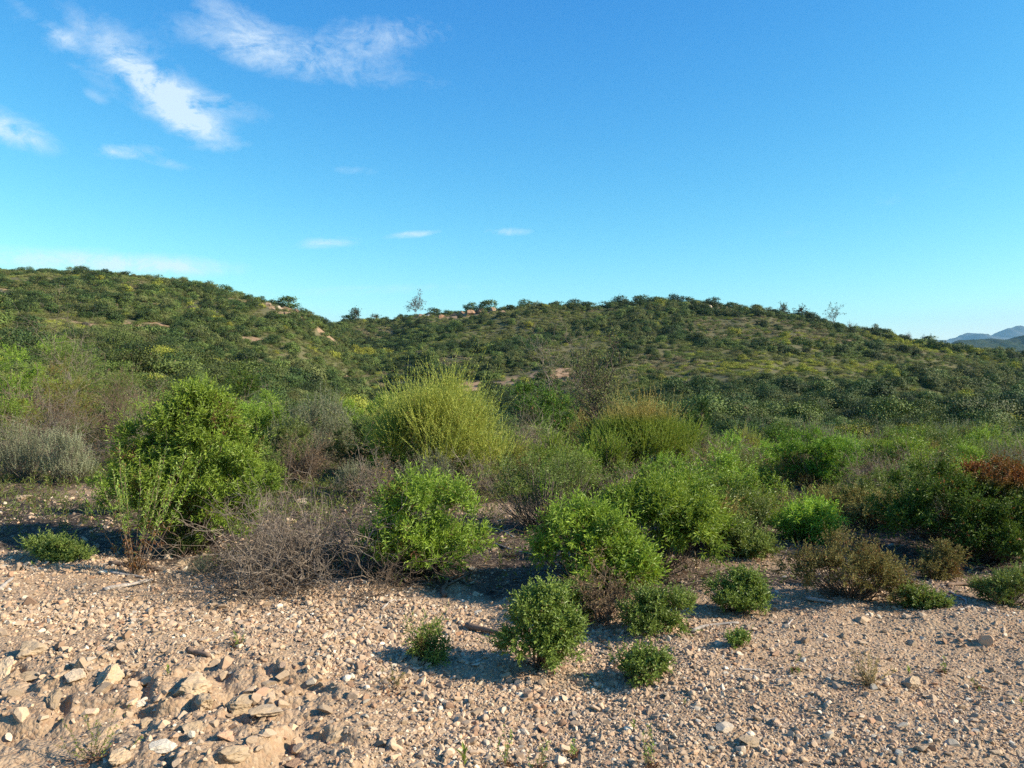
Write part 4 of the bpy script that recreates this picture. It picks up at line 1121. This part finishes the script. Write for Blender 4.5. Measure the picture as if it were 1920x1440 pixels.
# weeds on the gravel
WEEDS = [(180, 1425, 95, 1335, 16, 'herb', 'sparse yellow green weed growing from the bedrock at lower left'),
         (445, 1212, 20, 1168, 5, 'herb', 'thin pale weed in the rubble below the dead brush'),
         (952, 1438, 30, 1350, 4, 'herb', 'slender upright weed at the picture bottom near the centre'),
         (1015, 1440, 36, 1380, 6, 'herb', 'pale weed right of the slender upright one at the bottom'),
         (1222, 1438, 34, 1350, 7, 'herb', 'tallest yellow green weed at the picture bottom'),
         (1630, 1285, 70, 1215, 26, 'straw', 'dry straw coloured grass stalks left of the seedling block'),
         (1492, 1258, 18, 1222, 3, 'herb', 'tiny green weed left of the dry grass stalks'),
         (742, 1292, 48, 1232, 7, 'brownish', 'reddish seedling clump left of the centre bush'),
         (960, 1045, 22, 996, 4, 'grey', 'single grey mullein spike in the dark gap'),
         (737, 1092, 18, 1058, 4, 'herb', 'little green weed under the second rockrose'),
         (1765, 1262, 14, 1228, 2, 'herb', 'thin weed right above the seedling block'),
         (1835, 1290, 14, 1272, 3, 'herb', 'tiny weed right of the seedling block'),
         (1082, 1420, 20, 1375, 3, 'herb', 'wispy weed between the two bottom weeds'),
         (280, 975, 30, 900, 4, 'herb', 'young herb shoot at the right of the flowering herb')]
for i, (px, by, w, top, n, mat, lab) in enumerate(WEEDS):
    loc, W, H = spot(px, w, top, base=by)
    plant('dry_grass' if mat == 'straw' else 'weed', herb(140 + i, W, H, n, .25, mat), loc, lab, 'weed')
def seedling(seed, H, n=7):
    rng = np.random.default_rng(seed)
    a = np.arange(n) * 2.4; d = unit(np.stack([np.cos(a) * .5, np.sin(a) * .5, rng.uniform(.5, 1.3, n)], 1))
    b = np.stack([0 * a, 0 * a, np.linspace(.1, .6, n) * H], 1)
    V, Fq, T = leaves(b, d, unit(np.cross(d, np.array([.1, .2, 1.]))), H * rng.uniform(.4, .6, n), H * .18 * rng.uniform(.8, 1.2, n), np.stack([rng.random(n), 0 * a, np.ones(n) * .8], 1))
    st = np.array([[[0, 0, -.01], [0, 0, H * .35], [0, .0, H * .65]]])
    return mesh_from('foliage', V, Fq, T, M['herb']), tube_mesh('stem', [(st, np.array([[.003, .0025, .001]]))], M['twig_brown'], 5)
for i, (px, by, hpx, lab) in enumerate([(870, 1442, 52, 'bright broad leaved seedling at the bottom centre'), (1704, 1266, 20, 'green seedling sprouting on the pale block of stone'),
                                        (314, 1268, 22, 'green seedling growing beside the grey topped slab'), (1188, 1372, 26, 'small green seedling in gravel left of the tallest bottom weed'), (1915, 1322, 16, 'small green sprout at the right edge'), (1284, 1322, 12, 'very small green sprout right of the low orange stone')]):
    x, y, z = ground_hit(px, by); H = hpx * y / F
    if 'block' in lab: z = pix_z(by, y)
    plant('seedling', seedling(170 + i, H), (x, y, z), lab, 'seedling')

# --- young pine
loc, W, H = spot(1316, 50, 750, depth=16)
def pine(seed, W, H):
    rng = np.random.default_rng(seed); n = 60
    z = rng.uniform(.25, 1, n); a = rng.uniform(0, 6.28, n); r = W * .5 * (1.1 - z) * rng.uniform(.4, 1, n)
    P = np.stack([np.cos(a) * r, np.sin(a) * r, z * H], 1); D = unit(np.stack([np.cos(a) * .5, np.sin(a) * .5, np.ones(n) * .8], 1))
    V, Fq, T = leafy(rng, P, D, .14, 42, .10, .006, 60, 15, 0)
    tr = np.array([[[0, 0, 0], [.02, 0, H * .4], [0, .02, H * .8], [0, 0, H]]])
    b = np.stack([np.zeros(n), np.zeros(n), z * H - .1], 1); t = np.linspace(0, 1, 4)[None, :, None]
    return mesh_from('foliage', V, Fq, T, M['pine']), tube_mesh('stem', [(tr, np.array([[.025, .02, .012, .006]])), (b[:, None] * (1 - t) + P[:, None] * t, np.full((n, 4), .006))], M['bark'], 5)
plant('young_pine', pine(181, W, H), loc, 'young dark pine beside the orange tipped heath', 'tree')

# --- bare and half bare trees
def bare_tree(seed, W, H, n1, leafn, mat, wood, r=.03, lean=(0, 0), trunk=True, ll=.09, lw=.03, spread=.6):
    rng = np.random.default_rng(seed)
    S = branch_tree(rng, n1, 6, 5, H * .62, H * .38, H * .2, r * .6, spread * W / H, .7, .02, 6, .2)
    for P, _ in S: P[:, :, 2] += H * .28; P[:, :, 0] += lean[0] * P[:, :, 2]
    t = np.linspace(0, 1, 5)[None, :, None]
    tr = np.concatenate([lean[0] * H * .3 * t, 0 * t, t * H * .33], -1)
    S = S + [(tr, r * (1.3 - .5 * t[..., 0]))]
    tips = np.concatenate([S[1][0][:, -1], S[2][0][:, -1], S[2][0][:, 2], S[2][0][:, 4]])
    k = rng.choice(len(tips), min(leafn, len(tips)), replace=False)
    V, Fq, T = leafy(rng, tips[k] if leafn else tips[:1], unit(rng.normal(size=(max(len(k), 1), 3)) + [0, 0, .6]), .12, 5, ll, lw, 70, 25, .03)
    return (mesh_from('foliage', V, Fq, T, M[mat]) if leafn else None), tube_mesh('trunk', S, M[wood], 4)
def tree(name, fs, loc, label, cat='tree', group=None):
    root = link(name, None, None, loc); tag(root, label, cat, group)
    link('trunk', fs[1], root)
    if fs[0]: link('crown', fs[0], root)
    return root
loc, W, H = spot(1108, 125, 690, depth=36)
tree('grey_tree', bare_tree(191, W, H, 12, 2600, 'hill_olive', 'bark', .05, (.05, 0), True, .12, .045), loc, 'half bare grey tree leaning over the glossy round evergreen')
loc, W, H = spot(1045, 40, 655, depth=48)
tree('bare_tree', bare_tree(192, W, H, 6, 0, 'hill_olive', 'twig', .04), loc, 'small leafless tree left above the half bare grey tree')
loc, W, H = spot(140, 70, 632, depth=18)
tree('bare_tree', bare_tree(193, W, H, 5, 30, 'hill_olive', 'twig', .014), loc, 'dead branching bush whitened by the sun at the upper left')

ROCKY = []
def hill_rocks(lst, zone):
    for i, (px, py, w, sq) in enumerate(lst):
        x, y, z = hill_hit(px, py)
        s = w * y / F / 2
        o = link('hill_rock', HROCKS[i % 5], None, (x, y, z - s * .12), i * 1.9, (s, s * .8, s * sq * 1.15)); tag(o, f'weathered tan rock in the outcrop {zone}', 'rock', f'rocks of the outcrop {zone}')
        ROCKY.append((x, y, s))
hill_rocks([(786, 588, 26, .8), (808, 586, 28, .8), (832, 584, 24, .9), (866, 580, 22, 1.0), (886, 577, 28, 1.0), (906, 575, 26, 1.2), (922, 576, 28, 1.3), (940, 574, 22, 1.2), (852, 586, 20, .8), (900, 584, 22, .9), (932, 584, 22, .9), (875, 586, 16, .8)], 'under the saddle crest')
hill_rocks([(500, 562, 22, .8), (522, 568, 26, .9), (540, 576, 28, .9), (556, 582, 24, .9), (512, 580, 18, .8), (470, 556, 14, .8), (535, 588, 18, .8), (610, 626, 18, .7), (632, 626, 18, .7)], 'on the left hill shoulder')
hill_rocks([(1296, 562, 18, 1.1), (1333, 563, 22, 1.2), (1350, 563, 20, 1.1), (1362, 567, 18, 1.1), (1392, 570, 14, 1.0)], 'on the right hill top')

# ------------------------------------------------------------------ hillside shrubs
def hill_proto(seed, mat, W=1.7, H=1.15, n=60, nl=6, ll=.17, lw=.075, brown=.02, lob=5, cb=0.0, name='hill_shrub'):
    rng = np.random.default_rng(seed)
    lobes = rand_lobes(rng, lob); P, Dr, pk = shoots(rng, lobes, n, W, H, W, .35, .6, .8, .4, .35)
    # leaf sprays that lie along the surface of each clump
    m = n * nl; k = np.repeat(np.arange(n), nl)
    L = np.array(lobes)[pk] * np.array([W, W, H, W, W, H])
    nrm = unit((P - L[:, :3]) / L[:, 3:6] + 1e-6)
    nr = unit(nrm[k] * .9 + rng.normal(size=(m, 3)) * .42 + np.array([0, 0, .15]))
    b = P[k] + rng.normal(size=(m, 3)) * .10 * np.array([1, 1, .7]); b[:, 2] = np.maximum(b[:, 2], 0)
    d = unit(np.cross(nr, rand_unit(rng, m)) + np.array([0, 0, .3])); side = unit(np.cross(nr, d))
    T = np.stack([np.repeat(rng.random(n), nl) * .7 + rng.random(m) * .3, (rng.random(m) < brown) * .7, rng.random(m)], 1)
    V, Fq, T = leaves(b, d, side, ll * rng.uniform(.7, 1.3, m), lw * rng.uniform(.7, 1.3, m), T, .15, .1)
    return mesh_from(name, V, Fq, T, M[mat])
KINDS = [  # material, label stem, prototypes
    ('hill_green', 'green'), ('hill_dark', 'dark'), ('hill_olive', 'olive'), ('hill_yellow', 'yellow'), ('hill_grey', 'grey')]
HP = {}
for k, (mt, nm) in enumerate(KINDS):
    HP[mt] = [hill_proto(500 + k * 10 + i, mt, 1.7, [1.15, .95, 1.35][i], [200, 180, 230][i], name=nm + '_shrub') for i in range(3)]
FP = {}
for k, (mt, nm) in enumerate(KINDS):     # finer leaved shrubs for the slope dipping behind the brush
    FP[mt] = [hill_proto(600 + k * 10 + i, mt, 1.7, [1.15, .95, 1.3][i], 560, 7, .085, .042, .03, 6, 0, nm + '_shrub') for i in range(3)]
LOWM = ['low_olive', 'low_green', 'low_straw', 'hill_yellow']
LOW = [hill_proto(560 + i, LOWM[i // 2], 1.6, [.42, .55][i % 2], 110, 6, .12, .055, .04, 6, name='low_scrub') for i in range(8)]

def hill_scatter():
    rng = np.random.default_rng(61)
    n = 105000
    d = np.sqrt(rng.uniform(18.5 ** 2, 225 ** 2, n)); x = rng.uniform(-.80, .80, n) * d
    az_px = 960 + F * x / d
    z = terrain(x, d)
    # crest test: cut what lies well behind the skyline
    crest = np.interp(az_px, [0, 400, 520, 600, 640, 700, 800, 1000, 1400, 1900], [154, 160, 156, 158, 219, 222, 207, 184, 166, 153])
    ok = d < crest + 6
    near = sstep(50, 22, d)
    dens = .70 + .0 * near + .45 * fbm(x / 13, d / 13, 101, 3)
    b = bare_mask(x, d); dens *= 1 - np.where(d < 135, .93, .80) * b
    for (qx, qy, qs) in ROCKY:      # open ground at the foot of each rock
        dens *= 1 - .93 * np.exp(-((x - qx) / (qs * 1.1 + .4)) ** 2 - ((d - (qy - 3.0)) / 4.0) ** 2)
    dens *= .62 + .38 * sstep(50, 90, d)
    ok &= rng.random(n) < dens
    for (ox, oy, r) in OCC:
        if oy > 12: ok &= np.hypot(x - ox, d - oy) > r + .35
    x, d, z, az_px = x[ok], d[ok], z[ok], az_px[ok]; n = len(x)
    # species patches
    sp = fbm(x / 22, d / 22, 111, 3) + .35 * rng.normal(size=n)
    sp2 = fbm(x / 9, d / 9, 121, 2) + .25 * rng.normal(size=n)
    kind = np.full(n, 0)
    right = sstep(900, 1300, az_px)
    kind[sp > .16] = 2
    kind[sp2 > .10] = 1
    kind[rng.random(n) < .03] = 3
    kind[rng.random(n) < .015] = 4
    # taller shrubs stand in clumps over a low carpet
    clump = fbm(x / 7, d / 7, 131, 3) + .5 * fbm(x / 26, d / 26, 137, 2)
    ptall = np.clip(.30 + .95 * clump - .10 * right, .04, .85)
    ptall = np.where(d < 45, np.maximum(ptall, .38), ptall)
    low = rng.random(n) > ptall
    size = np.exp(rng.normal(size=n) * .36) * (.72 + .40 * np.clip(clump + .25, 0, 1))
    size *= np.where(kind == 1, 1.2, np.where(kind == 4, .7, 1.0))
    size = np.clip(size, .35, 1.9)
    size = np.where(d < 45, np.minimum(size * .75, .55 + .45 * sstep(18, 45, d)), size)
    low |= bare_mask(x, d) > .3
    size = np.where(low, rng.uniform(.6, 1.15, n), size) * (1 - .34 * sstep(55, 95, d))
    # flowering broom bands
    for (bx, by, rx, ry) in ((1330, 692, 7, 3), (1430, 690, 7, 3), (1540, 686, 8, 3), (1620, 690, 6, 3), (1870, 657, 12, 12), (1800, 650, 12, 11), (1730, 655, 9, 9), (1500, 640, 5, 5), (700, 670, 4, 4)):
        qx, qy, qz = ground_hit(bx, by); m = np.exp(-((x - qx) / rx) ** 2 - ((d - qy) / ry) ** 2)
        kind[(rng.random(n) < m * .75)] = 3
    return x, d, z, kind, low, size, az_px
hx, hd, hz, hk, hlow, hs, hpx = hill_scatter()

def zone_of(px, py, d):
    if d < 48: return 'valley'
    if px < 600: return 'left'
    if px < 840: return 'gully'
    return 'right'
ZL = {'valley': ('on the slope dipping behind the nearest brush', 'dipping slope'), 'left': ('on the left hill slope', 'left hill'), 'gully': ('in the gully between the two hills', 'gully'), 'right': ('on the broad right hill slope', 'right hill')}
KL = {0: 'mid green rounded shrub', 1: 'dark green dense shrub', 2: 'dull olive shrub', 3: 'yellowish green shrub', 4: 'grey dry shrub'}
vis = hs / hd * (np.abs(hx / hd) < .66) * ~hlow
order = np.argsort(-vis)
rr = np.random.default_rng(5)
# those that show largest become objects of their own; they are picked across the hill and the near slope
cand_near = [i for i in order if hd[i] < 48][:150]; cand_far = [i for i in order if hd[i] >= 48][:130]
single = np.zeros(len(hx), bool)
proto_obj = {}
for i in cand_near + cand_far:
    mt, nm = KINDS[hk[i]]; v = int(rr.integers(0, 3))
    o = link(nm + '_shrub', (FP if hd[i] < 72 else HP)[mt][v], None, (hx[i], hd[i], hz[i] - .04), rr.uniform(0, 6.28), float(hs[i]))
    zt, zg = ZL[zone_of(hpx[i], 0, hd[i])]
    tag(o, KL[hk[i]] + ' ' + zt, 'shrub', KL[hk[i]] + 's, ' + zg)
    single[i] = True; proto_obj.setdefault((mt, v), o)
# the rest of the maquis reads as one mass
def make_scrub():
    idx = np.nonzero(~single)[0]
    protos = []
    for mt, nm in KINDS: protos += HP[mt]
    protos += LOW
    for mt, nm in KINDS: protos += FP[mt]
    u = rr.random(len(idx)); lw_ = fbm(hx[idx] / 16, hd[idx] / 16, 141, 3) + (u - .5) * .5
    lk = np.where(hk[idx] == 3, 3, np.where(lw_ > .10, 0, np.where(lw_ > -.27, 1, 2)))
    which = np.where(hlow[idx], 15 + lk * 2 + rr.integers(0, 2, len(idx)), hk[idx] * 3 + rr.integers(0, 3, len(idx)))
    fine = (hd[idx] < 72) & ~hlow[idx]; which = np.where(fine, which + 23, which)
    me = bpy.data.meshes.new('hillside_scrub')
    V = np.stack([hx[idx], hd[idx], hz[idx] - .04], 1).astype(np.float32)
    me.vertices.add(len(idx)); me.vertices.foreach_set('co', V.ravel())
    a = me.attributes.new('which', 'INT', 'POINT'); a.data.foreach_set('value', which.astype(np.int32))
    a = me.attributes.new('size', 'FLOAT', 'POINT'); a.data.foreach_set('value', hs[idx].astype(np.float32))
    a = me.attributes.new('turn', 'FLOAT', 'POINT'); a.data.foreach_set('value', rr.uniform(0, 6.28, len(idx)).astype(np.float32))
    o = link('hillside_scrub', me); o['kind'] = 'stuff'; o['label'] = 'dense green maquis scrub covering the two hills'
    ng = bpy.data.node_groups.new('hillside_scrub', 'GeometryNodeTree')
    ng.interface.new_socket('Geometry', in_out='INPUT', socket_type='NodeSocketGeometry')
    ng.interface.new_socket('Geometry', in_out='OUTPUT', socket_type='NodeSocketGeometry')
    gi, go = ng.nodes.new('NodeGroupInput'), ng.nodes.new('NodeGroupOutput')
    def attr(nm, ty):
        n = ng.nodes.new('GeometryNodeInputNamedAttribute'); n.data_type = ty; n.inputs[0].default_value = nm
        return next(s for s in n.outputs if s.enabled and s.name == 'Attribute')
    aw, asz, atn = attr('which', 'INT'), attr('size', 'FLOAT'), attr('turn', 'FLOAT')
    cx = ng.nodes.new('ShaderNodeCombineXYZ'); ng.links.new(atn, cx.inputs[2])
    jn = ng.nodes.new('GeometryNodeJoinGeometry')
    for k, p in enumerate(protos):
        po = bpy.data.objects.new(p.name, p)        # not linked to the scene: only a source of geometry
        oi = ng.nodes.new('GeometryNodeObjectInfo'); oi.inputs['Object'].default_value = po; oi.inputs['As Instance'].default_value = True
        cm = ng.nodes.new('FunctionNodeCompare'); cm.data_type = 'INT'; cm.operation = 'EQUAL'
        ins = [s for s in cm.inputs if s.enabled]; ng.links.new(aw, ins[0]); ins[1].default_value = k
        ip = ng.nodes.new('GeometryNodeInstanceOnPoints')
        ng.links.new(gi.outputs[0], ip.inputs['Points']); ng.links.new(cm.outputs[0], ip.inputs['Selection'])
        ng.links.new(oi.outputs['Geometry'], ip.inputs['Instance']); ng.links.new(cx.outputs[0], ip.inputs['Rotation']); ng.links.new(asz, ip.inputs['Scale'])
        ng.links.new(ip.outputs[0], jn.inputs[0])
    ng.links.new(jn.outputs[0], go.inputs[0])
    md = o.modifiers.new('scatter', 'NODES'); md.node_group = ng
    return len(idx)
print('scrub', make_scrub(), 'single', int(single.sum()))

# --- skyline shrubs and trees, rock outcrops on the crests
SKY = [(0, 10, 'dark'), (25, 12, 'dark'), (42, 14, 'dark'), (82, 16, 'dark'), (105, 20, 'dark'), (135, 18, 'olive'), (237, 18, 'dark'), (280, 12, 'olive'), (376, 12, 'dark'), (425, 26, 'dark'), (464, 20, 'dark'),
       (490, 16, 'dark'), (540, 38, 'dark'), (575, 22, 'green'), (605, 22, 'dark'), (655, 26, 'dark'), (697, 16, 'dark'), (750, 16, 'olive'), (815, 24, 'dark'), (838, 18, 'dark'), (885, 26, 'dark'), (915, 36, 'dark'), (960, 20, 'dark'), (985, 26, 'dark'), (1010, 22, 'olive'),
       (1040, 24, 'dark'), (1075, 24, 'dark'), (1105, 22, 'dark'), (1140, 26, 'dark'), (1165, 30, 'dark'), (1200, 30, 'dark'), (1235, 26, 'dark'), (1262, 28, 'dark'), (1290, 26, 'dark'), (1315, 22, 'dark'), (1335, 26, 'dark'), (1370, 24, 'dark'), (1430, 14, 'olive'), (1522, 24, 'dark'), (1600, 14, 'dark'), (1632, 16, 'dark'), (1650, 16, 'dark'), (1690, 12, 'olive'), (1750, 12, 'dark'), (1790, 14, 'olive'), (1840, 12, 'green')]
for i, (px, w, kd) in enumerate(SKY):
    x, y, z = crest_at(px); s = w * y / F / 1.5
    o = link(kd + '_shrub', HP['hill_' + kd][i % 3], None, (x, y, z - .15), i * 1.3, (s, s, s * .85))
    side = 'left' if px < 640 else 'right'
    tag(o, f'{ {"dark": "dark dense", "olive": "dull olive", "green": "mid green"}[kd]} shrub standing on the crest of the {side} hill', 'shrub', f'{kd} crest shrubs of the {side} hill')
for i, (px, h, w, leafn, mat, lab) in enumerate([(780, 34, 30, 500, 'hill_grey', 'grey feathery tree on the saddle between the hills'), (668, 24, 24, 500, 'hill_dark', 'dark little tree on the saddle left of the grey feathery tree'), (1468, 20, 18, 160, 'hill_dark', 'round topped little tree on the right crest, left of two others'),
                                                  (1500, 20, 22, 220, 'hill_dark', 'bushy little tree on the right crest between two thinner ones'), (1563, 30, 22, 90, 'hill_dark', 'thin forked tree standing out highest on the right crest'), (1595, 18, 30, 0, 'hill_dark', 'leafless grey brush right of the thin forked tree'),
                                                  (1700, 14, 26, 0, 'hill_dark', 'low leafless brush on the falling right crest'), (1735, 14, 14, 60, 'hill_dark', 'tiny tree farthest down the right crest'), (160, 16, 20, 0, 'hill_dark', 'bare bush sticking up from the left crest'), (705, 14, 14, 160, 'hill_dark', 'small dark tree in the dip of the saddle')]):
    x, y, z = crest_at(px); H = h * y / F; W = w * y / F
    tree('crest_tree', bare_tree(200 + i, W, H, 7, leafn, mat, 'twig', .05, (0.03, 0), True, .24, .09, .5), (x, y, z - .1), lab, 'tree')
# ------------------------------------------------------------------ twig litter under the brush
def build_litter():
    rng = np.random.default_rng(301); n = 5200
    d = rng.uniform(5.1, 11.5, n); x = rng.uniform(-.78, .78, n) * d
    k = rng.random(n) < litter_mask(x, d); x, d = x[k], d[k]; n = len(x)
    a = rng.uniform(0, PI, n); L = rng.uniform(.05, .22, n)
    t = np.linspace(-.5, .5, 4)[None, :, None]
    dirs = np.stack([np.cos(a), np.sin(a), np.zeros(n)], 1)
    P = np.stack([x, d, np.zeros(n)], 1)[:, None] + dirs[:, None] * L[:, None, None] * t + rng.normal(size=(n, 4, 3)) * .012
    P[:, :, 2] = terrain(P[:, :, 0].ravel(), P[:, :, 1].ravel()).reshape(n, 4) + .006 + np.abs(rng.normal(size=(n, 4))) * .012
    V, Fq = tubes(P, np.full((n, 4), .0022) * rng.uniform(.6, 1.8, (n, 1)), 3)
    o = link('twig_litter', mesh_from('twig_litter', V, Fq, None, M['twig'], True)); o['kind'] = 'stuff'; o['label'] = 'fallen grey twigs littering the dark soil'
    # low dry herbs and dead leaves
    n = 42000; d = np.exp(rng.uniform(math.log(5.6), math.log(30), n)); x = rng.uniform(-.78, .78, n) * d
    k = rng.random(n) < litter_mask(x, d) * (.10 + .9 * sstep(7, 10, d)); x, d = x[k], d[k]; n = len(x)
    P = np.stack([x, d, terrain(x, d)], 1); D = unit(rng.normal(size=(n, 3)) * .5 + [0, 0, 1])
    V, Fq, T = leafy(rng, P, D, .13, 6, .07, .011, 60, 20, .18)
    o = link('dry_undergrowth', mesh_from('dry_undergrowth', V, Fq, T, M['rockrose_dull'])); o['kind'] = 'stuff'; o['label'] = 'low dry herbs and dead leaves under the brush'
build_litter()
def build_drip():
    rng = np.random.default_rng(331); P = []
    for (a, b, r) in OCC:
        if b < 7.2:
            k = int(260 * r + 20); an = rng.uniform(0, 6.28, k); q = r * (.2 + np.abs(rng.normal(size=k)) * .75)
            P.append(np.stack([a + np.cos(an) * q, b + np.sin(an) * q], 1))
    P = np.concatenate(P); n = len(P)
    b = np.stack([P[:, 0], P[:, 1], terrain(P[:, 0], P[:, 1]) + .006], 1)
    a = rng.uniform(0, 6.28, n); d = unit(np.stack([np.cos(a), np.sin(a), rng.normal(size=n) * .3 + .1], 1)); sd = unit(np.cross(d, rng.normal(size=(n, 3)) * .3 + [0, 0, 1]))
    V, Fq, T = leaves(b, d, sd, rng.uniform(.012, .045, n), rng.uniform(.004, .011, n), np.stack([rng.random(n), rng.uniform(.3, 1, n), rng.random(n)], 1))
    o = link('fallen_leaf_litter', mesh_from('fallen_leaf_litter', V, Fq, T, M['dry'])); o['kind'] = 'stuff'; o['label'] = 'dry fallen leaves round the feet of the bushes'
build_drip()

# ------------------------------------------------------------------ light, sky, haze, camera
S = Vector((math.cos(R(SUN_EL)) * math.sin(R(SUN_AZ)), math.cos(R(SUN_EL)) * math.cos(R(SUN_AZ)), math.sin(R(SUN_EL))))
sl = bpy.data.lights.new('sun', 'SUN'); sl.energy = 5.0; sl.angle = R(.53); sl.color = (1, .90, .74)
so = bpy.data.objects.new('sun', sl); COL.objects.link(so); so.rotation_euler = (-S).to_track_quat('-Z', 'Y').to_euler(); so.location = (30, -10, 30)

w = bpy.data.worlds.new('World'); scene.world = w; w.use_nodes = True
nt = w.node_tree; nt.nodes.clear(); n = N(nt)
out = n.node('ShaderNodeOutputWorld'); bg = n.node('ShaderNodeBackground'); bg.inputs[1].default_value = .11
sky = n.node('ShaderNodeTexSky'); sky.sky_type = 'NISHITA'; sky.sun_disc = False
sky.sun_elevation = R(SUN_EL); sky.sun_rotation = R(SUN_AZ); sky.altitude = 100; sky.air_density = 1.0; sky.dust_density = .3; sky.ozone_density = 2.0
gen = n.node('ShaderNodeTexCoord').outputs['Generated']
X, Y, Z = n.sep(gen)
azn = n.math('ARCTAN2', X, Y); eln = n.math('ARCSINE', Z)
UNIT = .11 * 2 ** .98                      # sky units -> display level
sr, sg, sb = n.sep(sky.outputs[0], True)[:3]
grade = n.node('ShaderNodeCombineColor')
for k, (ch, a, p) in enumerate(((sr, .90, 1.9), (sg, 1.11, 1.22), (sb, 1.07, .62))):
    n.set(grade.inputs[k], n.math('MULTIPLY', n.math('POWER', n.math('MINIMUM', n.math('MULTIPLY', ch, .181), 1.05), p), a / UNIT))
cv = n.node('ShaderNodeCombineXYZ'); n.set(cv.inputs[0], n.math('MULTIPLY', azn, 1.0)); n.set(cv.inputs[1], n.math('MULTIPLY', eln, 1.7)); cv.inputs[2].default_value = 3.7
nz = n.noise(cv.outputs[0], 13, 12, .66, 1.2)
nz2 = n.noise(cv.outputs[0], 52, 8, .7, .8)
def ae(px, py):
    d = pix_dir(px, py); d = d / np.linalg.norm(d)
    return math.atan2(d[0], d[1]), math.asin(d[2])
BLOBS = [(282, 160, 92, 25, 33, 1.1), (355, 232, 45, 15, 12, 1.05), (330, 195, 60, 18, 30, .7), (400, 190, 85, 18, 10, .45), (250, 95, 100, 30, 25, .26), (470, 95, 90, 24, 12, .56), (560, 90, 170, 26, 6, .28), (725, 66, 100, 26, -5, .56), (430, 20, 100, 20, 20, .35), (620, 130, 190, 26, 5, .25),
         (75, 45, 80, 12, 32, .22), (112, 68, 20, 11, 20, .6), (120, 110, 120, 10, 30, .16), (12, 240, 55, 20, 15, 1.0), (232, 284, 32, 10, -8, .8), (295, 302, 60, 8, 8, .4), (180, 182, 18, 8, 20, .35), (405, 275, 90, 7, -8, .2),
         (772, 440, 36, 5, -7, 1.1), (615, 455, 50, 9, -5, .7), (950, 434, 36, 6, 0, .8), (200, 492, 160, 15, 0, 1.2), (90, 498, 120, 8, -2, .3), (665, 320, 50, 8, 0, .25), (1500, 420, 700, 60, -12, .12), (640, 545, 240, 10, -3, .25)]
tot = None
for (px, py, rx, ry, ang, s) in BLOBS:
    a0, e0 = ae(px, py); th = R(-ang); c_, s_ = math.cos(th), math.sin(th)
    da = n.math('SUBTRACT', azn, a0); de = n.math('SUBTRACT', eln, e0)
    u = n.math('ADD', n.math('MULTIPLY', da, c_ / (rx / F)), n.math('MULTIPLY', de, s_ / (rx / F)))
    v = n.math('ADD', n.math('MULTIPLY', da, -s_ / (ry / F)), n.math('MULTIPLY', de, c_ / (ry / F)))
    e = n.math('MULTIPLY', n.math('EXPONENT', n.math('MULTIPLY', n.math('ADD', n.math('MULTIPLY', u, u), n.math('MULTIPLY', v, v)), -.8)), s)
    tot = e if tot is None else n.math('ADD', tot, e)
nn = n.math('ADD', n.math('MULTIPLY', n.math('SUBTRACT', nz, .5), 3.0), n.math('MULTIPLY', n.math('SUBTRACT', nz2, .5), 1.4))
cl = n.math('MULTIPLY', tot, n.math('ADD', nn, .75), clamp=True)
cl = n.ramp(cl, .11, 1.0)
mixc = n.mix(n.math('MULTIPLY', cl, .74), grade.outputs[0], (4.3, 4.85, 5.2))
nt.links.new(mixc, bg.inputs[0]); nt.links.new(bg.outputs[0], out.inputs[0])

def box(name, lo, hi):
    V = [(x, y, z) for x in (lo[0], hi[0]) for y in (lo[1], hi[1]) for z in (lo[2], hi[2])]
    Fq = [(0, 1, 3, 2), (4, 6, 7, 5), (0, 4, 5, 1), (2, 3, 7, 6), (0, 2, 6, 4), (1, 5, 7, 3)]
    return mesh_from(name, V, Fq)
HAZE = True
if HAZE:
    m, nt2, out2 = new_mat('haze'); pv = nt2.nodes.new('ShaderNodeVolumePrincipled')
    pv.inputs['Density'].default_value = .9e-4; pv.inputs['Color'].default_value = (.34, .70, 1, 1); pv.inputs['Anisotropy'].default_value = 0
    nt2.links.new(pv.outputs[0], out2.inputs['Volume'])
    me = box('haze', (-6400, -6400, -45), (6400, 6400, 420)); me.materials.append(m)
    o = link('haze', me); o['kind'] = 'stuff'

cam = bpy.data.cameras.new('camera'); co = bpy.data.objects.new('camera', cam); COL.objects.link(co)
cam.sensor_width = 36; cam.lens = 36 * F / 1920; cam.clip_start = .05; cam.clip_end = 30000
co.location = (0, 0, HCAM); co.rotation_euler = (PI / 2 - PITCH, 0, 0)
scene.camera = co
scene.view_settings.view_transform = 'Standard'; scene.view_settings.look = 'None'; scene.view_settings.exposure = 0.98; scene.view_settings.gamma = 1
cy = scene.cycles
cy.max_bounces = 5; cy.diffuse_bounces = 3; cy.glossy_bounces = 1; cy.transmission_bounces = 3; cy.volume_bounces = 0; cy.transparent_max_bounces = 4
cy.use_denoising = False; cy.caustics_reflective = False; cy.caustics_refractive = False
cy.sample_clamp_indirect = 6
